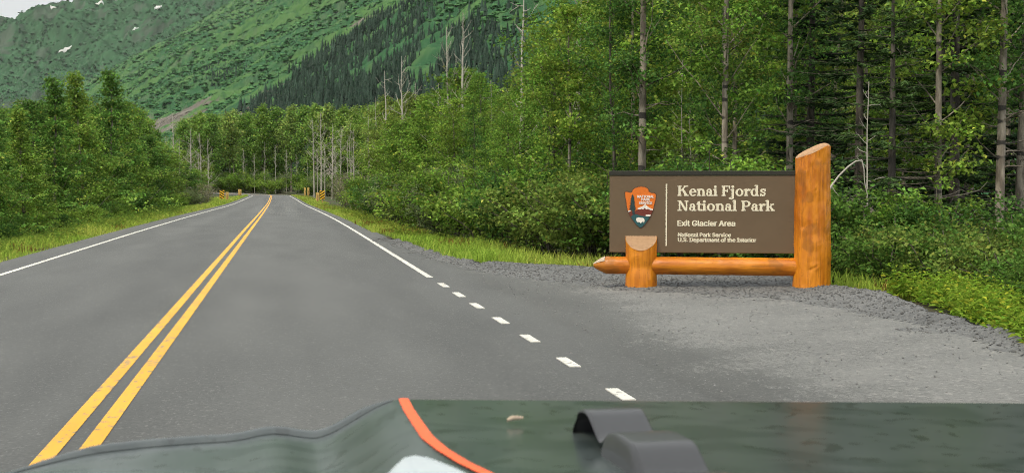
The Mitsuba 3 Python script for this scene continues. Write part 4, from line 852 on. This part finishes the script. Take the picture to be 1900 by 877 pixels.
# alder scrub on the slope: domed bushes, one far-off mass
CON = Polygon([(300, 1054), (326, 1075), (380, 1141), (427, 1156), (466, 1215), (523, 1275), (515, 1172), (446, 993), (400, 840), (398, 777), (361, 663), (362, 620), (364, 579), (375, 500), (375, 30), (225, 30), (225, 1000)])
GAPS = [[(345, 916), (385, 950), (365, 873), (325, 838)], [(384, 871), (400, 843), (354, 738), (340, 775)], [(332, 765), (362, 779), (338, 722), (314, 690)], [(270, 800), (305, 840), (300, 800), (272, 760)]]
CON2 = Polygon([(431, 1634), (512, 1896), (536, 1868), (473, 1590), (405, 1423), (405, 1511)])
def domes(base, rad, hgt, cols, seed, sides=5):
    r = np.random.default_rng(seed); n = len(base); vs = []
    for zf, rf in ((-.25, .85), (.45, .92), (.85, .52)):
        a = np.arange(sides) * 2 * PI / sides + r.uniform(0, 6, (n, 1)); q = rad[:, None] * rf * r.uniform(.7, 1.25, (n, sides))
        vs.append(np.stack([base[:, :1] + np.cos(a) * q, base[:, 1:2] + np.sin(a) * q, base[:, 2:3] + hgt[:, None] * (zf + r.uniform(-.12, .12, (n, sides)))], -1))
    vs.append((base + np.column_stack([0 * hgt, 0 * hgt, hgt]))[:, None]); v = np.concatenate(vs, 1); j = np.arange(sides); k = (j + 1) % sides
    tri = np.concatenate([np.stack([o + j, o + k, o + sides + k], 1) if q == 0 else np.stack([o + j, o + sides + k, o + sides + j], 1) for o in (0, sides) for q in (0, 1)] + [np.stack([2 * sides + j, 2 * sides + k, j * 0 + 3 * sides], 1)])
    m = v.shape[1]
    return v.reshape(-1, 3), (tri[None] + (np.arange(n) * m)[:, None, None]).reshape(-1, 3), np.repeat(cols, m, 0)
rs_ = np.random.default_rng(77); n = 150000
bb = 240 * (4600 / 240) ** (rs_.random(n) ** .9); aa = rs_.uniform(235, 1150, n)
hz = slope_h(aa, bb, False); zz = GZU * aa + GXU * bb; uu = (GXU * aa - GZU * bb) / zz; ww = bb + .25 * (aa - 400) + 60 * (n2(aa / 260, bb / 260, 41) - .5)
md = .42 * n2(ww / 55, aa / 240, 51) + .40 * n2(ww / 20, aa / 70, 52) + .18 * n2(ww / 7, aa / 9, 53)
ok = (np.abs(uu) < .45) & (hz / zz < .20) & (md < .535 + .1 * (rs_.random(n) - .5)) & (rs_.random(n) < .06 + .94 * sstep(.44, .58, n2(ww / 15, aa / 120, 57) * .7 + n2(ww / 6, aa / 14, 58) * .3)) & (in_poly(list(CON.exterior.coords), aa, bb) < 4)
for pl_ in SCREE: ok &= in_poly(pl_, aa, bb) < 6
aa, bb, md = aa[ok][:62000], bb[ok][:62000], md[ok][:62000]; n = len(aa)
rad = rs_.uniform(1.2, 2.6, n) * (1 + bb / 1700)
cl_ = np.array([[.058, .146, .064]]) + rs_.random((n, 1)) ** 1.5 * np.array([[.045, .085, .022]])
pos = ab_world(aa, bb, slope_h(aa, bb, True) - .4)
v, f, c = domes(pos, rad, rad * rs_.uniform(.5, .85, n), cl_ * np.exp(rs_.normal(0, .15, (n, 1))), 3)
add('alder_scrub', (v, f), 'm_matte', color=c); label('alder_scrub', 'dense alder scrub covering the green mountainside', kind='stuff')
# conifers on the slope, one far-off wood
def conifers(n, poly, seed, thin, hr):
    r = np.random.default_rng(seed); x0, y0, x1, y1 = poly.bounds; q = r.uniform((x0, y0), (x1, y1), (n, 2))
    s = in_poly(list(poly.exterior.coords), q[:, 0], q[:, 1]) + (n2(q[:, 0] / 16, q[:, 1] / 16, 81) - .5) * 30
    ok = s > np.where(r.random(n) < .12, -26, 0)
    for g in GAPS: ok &= (in_poly(g, q[:, 0], q[:, 1]) + (n2(q[:, 0] / 9, q[:, 1] / 9, 82) - .5) * 24) < 4
    ok &= r.random(n) < thin; q = q[ok]; n = len(q)
    base = ab_world(q[:, 0], q[:, 1], slope_h(q[:, 0], q[:, 1], False) - 1.0); hh = r.uniform(*hr, n); ww = hh * r.uniform(.13, .19, n)
    tiers, sides = 5, 7; vs, fs, cs = [], [], []
    cols = np.array([.040, .068, .050]) * np.exp(r.normal(0, .25, (n, 1)))
    for t in range(tiers):
        zb, zt = .06 + t * .17, min(1.0, .06 + t * .17 + .36); rad = ww * (1.02 - t * .19)
        a = np.arange(sides) * 2 * PI / sides + r.uniform(0, 6, (n, 1)); rr_ = rad[:, None] * r.uniform(.6, 1.25, (n, sides))
        ringv = np.stack([base[:, :1] + np.cos(a) * rr_, base[:, 1:2] + np.sin(a) * rr_, base[:, 2:3] + hh[:, None] * (zb + r.uniform(-.04, .03, (n, sides)))], -1)
        apex = base + np.column_stack([0 * hh, 0 * hh, hh * zt])
        v = np.concatenate([ringv, apex[:, None]], 1); j = np.arange(sides); tri = np.stack([j, (j + 1) % sides, j * 0 + sides], 1)
        fs.append((tri[None] + (np.arange(n) * (sides + 1))[:, None, None]).reshape(-1, 3) + sum(len(x) for x in vs)); vs.append(v.reshape(-1, 3)); cs.append(np.repeat(cols, sides + 1, 0))
    return np.vstack(vs), np.vstack(fs), np.vstack(cs)
v, f, c = conifers(22000, CON, 1, .85, (9, 17)); add('conifer_forest', (v, f), 'm_matte', color=c)
label('conifer_forest', 'dark blue-green conifer forest covering the lower mountainside', kind='stuff')
v, f, c = conifers(2600, CON2, 2, .6, (7, 12)); add('conifer_forest_001', (v, f), 'm_matte', color=c)
label('conifer_forest_001', 'small patch of dark conifers alone on the green slope', kind='stuff')
# rocky ridge beyond
def ridge_h(xc, zc):
    crest = 900 + np.maximum(xc + 2770, -300) * .27 + 60 * (fbm(np.stack([xc / 300, xc * 0, xc * 0], -1), 4, 91) - .5)
    face = crest - np.abs(zc - 7000 - (xc + 2500) * .2) * .62
    cr = (np.abs(fbm(np.stack([xc / 330, zc / 420, xc * 0], -1), 5, 92) - .5)) * 260 + (fbm(np.stack([xc / 60, zc / 90, xc * 0], -1), 4, 93) - .5) * 95 + (np.abs(meshkit.noise(np.stack([xc / 26, zc / 34, xc * 0], -1), 97) - .5)) * 34
    return face + cr - 40
xr, zr_ = np.meshgrid(np.arange(-3600, -900, 9.0), np.arange(5000, 7700, 14.0)); hr_ = ridge_h(xr, zr_)
KR = .66
wv = KR * np.stack([xr * CO + zr_ * SI, -xr * SI + zr_ * CO, hr_], -1).reshape(-1, 3)
t = fbm(np.stack([xr / 130, zr_ / 130, xr * 0], -1), 4, 94); st = np.hypot(*np.gradient(hr_, 14.0, 9.0))
rk = .5 * sstep(.62, .72, t + .16 * sstep(.7, 1.6, st) - .06)[..., None]
fine = meshkit.noise(np.stack([xr / 24, zr_ / 30, xr * 0], -1), 95)[..., None]
cr_ = (1 - rk) * np.array([.044, .106, .054]) * (.7 + .6 * fine) + rk * np.array([.085, .085, .082]) * (.5 + fine)
n = 13000; ix = rs_.integers(0, xr.size, n); rkf = rk.ravel()[ix]; ok = rkf < .3; ix = ix[ok]; n = len(ix)
pos = wv[ix] + rs_.normal(0, 3, (n, 3)) * [1, 1, 0]; rad = rs_.uniform(3, 7, n)
v, f, c = domes(pos, rad, rad * rs_.uniform(.5, .9, n), np.array([[.044, .110, .056]]) * np.exp(rs_.normal(0, .25, (n, 1))), 9)
add('ridge_scrub', (v, f), 'm_matte', color=c); label('ridge_scrub', 'low dark scrub between the rocks of the far ridge', kind='stuff')
add('mountain_ridge', (wv, grid_faces(*xr.shape)), 'm_matte', True, color=cr_.reshape(-1, 3))
label('mountain_ridge', 'rocky dark green ridge at the upper left beneath white sky', kind='structure')

# late snow lying in the gullies (camera-frame metres of the valley: across, along)
def snow(A0, B0, w, hf, text, lift):
    A0, B0 = np.array(A0, float), np.array(B0, float); d = B0 - A0; L = np.linalg.norm(d); d /= L; nrm = np.array([-d[1], d[0]])
    u, t = np.meshgrid(np.linspace(-1, 1, 9), np.linspace(0, 1, 25)); prof_ = np.sin(PI * np.clip(t, .02, .98)) ** .6 * (.55 + .9 * n2(t * 6, u * 0 + L, 96))
    P = A0 + d * (t * L)[..., None] + nrm * (u * w * prof_ + (n2(t * 4, t * 0 + w, 98) - .5) * w)[..., None]
    z = hf(P[..., 0], P[..., 1]); z = ndimage.maximum_filter(z, 3, mode='nearest') + lift * (1 - np.abs(u) ** 4)
    Wp = np.stack([P[..., 0] * CO + P[..., 1] * SI, -P[..., 0] * SI + P[..., 1] * CO, z], -1)
    k = numbered('snow_patch'); add(k, (Wp.reshape(-1, 3), grid_faces(25, 9)), 'm_snow', True); label(k, text, 'snow', 'late snow patches on the mountain')
rh = lambda x, y: KR * ridge_h(x / KR, y / KR)
snow((-1496, 4288), (-1458, 4306), 6, rh, 'largest snow patch, lying low on the ridge above the left trees', 3)
snow((-1222, 4440), (-1205, 4480), 6, rh, 'forked snow streak in the gully highest toward the top edge', 3)
snow((-1264, 4332), (-1250, 4358), 4, rh, 'small snow streak in the gully just below the forked one', 3)
snow((-1628, 4588), (-1602, 4582), 4, rh, 'snow patch high on the ridge near the white sky corner', 3)
snow((-1478, 4617), (-1450, 4624), 5, rh, 'tiny snow speck on the ridge crest at the top edge', 3)
# ------------------------------------------------------------------ the vehicle that carries the camera
CAR = 'car'
label(CAR, 'dark green-grey bonnet of the vehicle along the bottom edge, with orange stripe', 'car')
def hood_front(X): return 2.33 - 1.15 * np.maximum(0, -.12 - X) ** 1.7 - .10 * sstep(.05, .22, X)
def hood_z(X, Y):
    ramp = sstep(.045, .205, X)
    z = 1.102 + .012 * np.exp(-((X + .02) / .05) ** 2) - .30 * np.maximum(0, -.30 - X) ** 1.5 + ramp * (.079 - .035 * np.maximum(0, X - .2))
    z = z - .12 * sstep(1.38, 1.62, X)
    return z + .035 * (2.2 - Y)
Xh = np.concatenate([np.linspace(-.52, 0, 52), np.linspace(.005, .24, 48), np.linspace(.26, 1.62, 60)])
tt = np.linspace(0, 1, 60)
rows = []
for t in tt:
    Y = .70 + (hood_front(Xh) - .70) * t; rows.append(np.stack([Xh, Y, hood_z(Xh, Y)], 1))
Yf = hood_front(Xh); zf = hood_z(Xh, Yf)
for k in np.linspace(.1, 1, 9):
    a = k * PI / 2; rows.append(np.stack([Xh, Yf + .05 * math.sin(a), zf - .05 * (1 - math.cos(a))], 1))
rows.append(np.stack([Xh, Yf + .055, zf - .16], 1))
V = np.array(rows); add(CAR + '__hood', (V.reshape(-1, 3), grid_faces(V.shape[0], V.shape[1])), 'm_paint', True)
sp = np.array([(.206, 2.262), (.203, 2.21), (.200, 2.1), (.199, 1.95), (.199, 1.81), (.207, 1.70), (.222, 1.60), (.245, 1.50), (.28, 1.40), (.33, 1.28)])
sx = np.interp(np.linspace(0, 9, 60), np.arange(10), sp[:, 0]); sy = np.interp(np.linspace(0, 9, 60), np.arange(10), sp[:, 1])
sv = []
for x, y in zip(sx, sy):
    for o in np.linspace(-.0085, .0085, 4):
        yf = float(hood_front(np.array([x + o]))[0]); z0 = float(hood_z(np.array([x + o]), np.array([min(y, yf)]))[0])
        if y > yf: z0 -= .05 * (1 - math.sqrt(max(0, 1 - ((y - yf) / .05) ** 2)))
        sv.append((x + o, y, z0 + .0022))
add(CAR + '__hood_stripe', (np.array(sv), grid_faces(60, 4)), 'm_stripe', True)
label(CAR + '__hood_stripe', 'bright orange stripe along the edge of the raised bonnet')
lx = np.linspace(-.46, .185, 80); fade = sstep(-.46, -.30, lx) * (1 - sstep(.12, .185, lx)); lt = np.linspace(0, 1, 9)
LV = np.stack([np.repeat(lx[:, None], 9, 1), hood_front(lx)[:, None] - .004 + lt[None] * (.022 + .040 * fade[:, None]), (hood_z(lx, hood_front(lx)) + .001)[:, None] + np.sin(PI * lt ** .8)[None] * (.003 + .007 * fade[:, None]) - .012 * lt[None] ** 3], -1)
add(CAR + '__hood_lip', (LV.reshape(-1, 3), grid_faces(80, 9)), 'm_paint', True)
label(CAR + '__hood_lip', 'rounded lip along the front edge of the bonnet')
# pale bump left of the stripe
P2 = Polygon([(.075, 1.38), (.085, 1.50), (.118, 1.65), (.140, 1.705), (.165, 1.71), (.183, 1.67), (.200, 1.58), (.222, 1.48), (.24, 1.38)]).buffer(-.008).buffer(.008)
v, f = filled(P2, .004, lambda X, Y: X * 0)
d = shapely.distance(shapely.points(v[:, 0], v[:, 1]), P2.exterior); v[:, 2] = hood_z(v[:, 0], v[:, 1]) * .0 + 1.178 + .035 * (2.2 - v[:, 1]) - .22 * np.abs(v[:, 0] - .155) + .02 * sstep(-.003, .03, d) - .018
base = hood_z(v[:, 0], v[:, 1]); v[:, 2] = np.maximum(v[:, 2], base + .0015 + .012 * sstep(0, .02, d))
add(CAR + '__pale_cover', (v, f), 'm_pale', True); label(CAR + '__pale_cover', 'pale bluish white rounded cover beside the orange stripe')
# grey vent housing, stepped along its length
prof = [(1.865, 1.178), (1.855, 1.205), (1.835, 1.222), (1.80, 1.232), (1.765, 1.234), (1.748, 1.227), (1.70, 1.206), (1.685, 1.205), (1.655, 1.225), (1.60, 1.233), (1.53, 1.234), (1.515, 1.228), (1.47, 1.204), (1.45, 1.203), (1.43, 1.220), (1.36, 1.23), (1.30, 1.225), (1.30, 1.17)]
pr_ = np.array(prof); yy = np.concatenate([np.linspace(pr_[-1, 0], 1.83, 90), np.linspace(1.832, 1.868, 20)])
zt = np.interp(yy, pr_[::-1, 0], pr_[::-1, 1]); zt = np.convolve(np.pad(zt, 2, 'edge'), np.ones(5) / 5, 'valid')
xx = np.concatenate([[-1, -1], -1 + .5 * (1 - np.cos(np.linspace(0, PI / 2, 9))) * .36, np.linspace(-.8, .8, 9), 1 - .5 * (1 - np.cos(np.linspace(PI / 2, 0, 9))) * .36, [1, 1]])
xx = np.sort(xx); sh_ = (1 - np.clip((np.abs(xx) - .78) / .22, 0, 1) ** 2.2 * .34); sh_[[0, -1]] = 0
Zv = 1.165 + (zt[:, None] - 1.165) * sh_[None]; wv_ = .047 * (1 - .10 * sstep(1.80, 1.868, yy))
Vv = np.stack([.462 + xx[None] * wv_[:, None], np.repeat(yy[:, None], len(xx), 1), Zv], -1)
Fv = grid_faces(len(yy), len(xx)); cv = Vv.reshape(-1, 3)[Fv].mean(1); lo_ = 1.165 + (np.interp(cv[:, 1], yy, zt) - 1.165) * .93
hole = (cv[:, 0] < .4240) & (cv[:, 1] > 1.66) & (cv[:, 1] < 1.852) & (cv[:, 2] < lo_)
add(CAR + '__hood_vent', (Vv.reshape(-1, 3), Fv[~hole]), 'm_vent', 35); label(CAR + '__hood_vent', 'stepped grey plastic vent housing on the bonnet')
for i, y in enumerate((1.40, 1.50)):
    add(CAR + '__hood_vent__' + ('side_rib' if i == 0 else 'side_rib_001'), cbox(.396, .4145, y - .09, y, 1.185, 1.197, .003), 'm_vent')
# rest of the front end
body = [(V[:, 0][:, [0, 1, 2]], None)]
L = np.stack([V[:, 0], V[:, 0] * np.array([1, 1, 0]) + np.array([-.04, 0, .55])], 1); add(CAR + '__fender', (L.reshape(-1, 3), grid_faces(L.shape[0], 2)), 'm_paint', True)
L = np.stack([V[:, -1], V[:, -1] * np.array([1, 1, 0]) + np.array([.04, 0, .55])], 1); add(CAR + '__fender_001', (L.reshape(-1, 3), grid_faces(L.shape[0], 2)), 'm_paint', True)
add(CAR + '__bumper', cbox(-.40, 1.55, 2.0, 2.34, .42, .78, .04), 'm_rubber', 30)
add(CAR + '__grille', cbox(-.2, 1.35, 2.0, 2.235, .79, .98, .02), 'm_ventdark', 30)
for i, x in enumerate((-.36, 1.5)):
    wh = trimesh.creation.cylinder(.38, .26, sections=36); wh.apply_transform(trimesh.transformations.rotation_matrix(PI / 2, [0, 1, 0])); wh.apply_translation((x, 1.45, .38))
    add(CAR + ('__wheel' if i == 0 else '__wheel_001'), wh, 'm_rubber', 30)
tw_ = np.array([[.335, 1.932, 1.1935], [.343, 1.935, 1.1965], [.352, 1.941, 1.1955], [.361, 1.944, 1.1945]])
add('dry_twig', tube(tw_, [.0022, .0034, .0034, .0022], 6), 'm_tipwood', True); label('dry_twig', 'small tan bit of dry twig lying on the bonnet', 'twig')
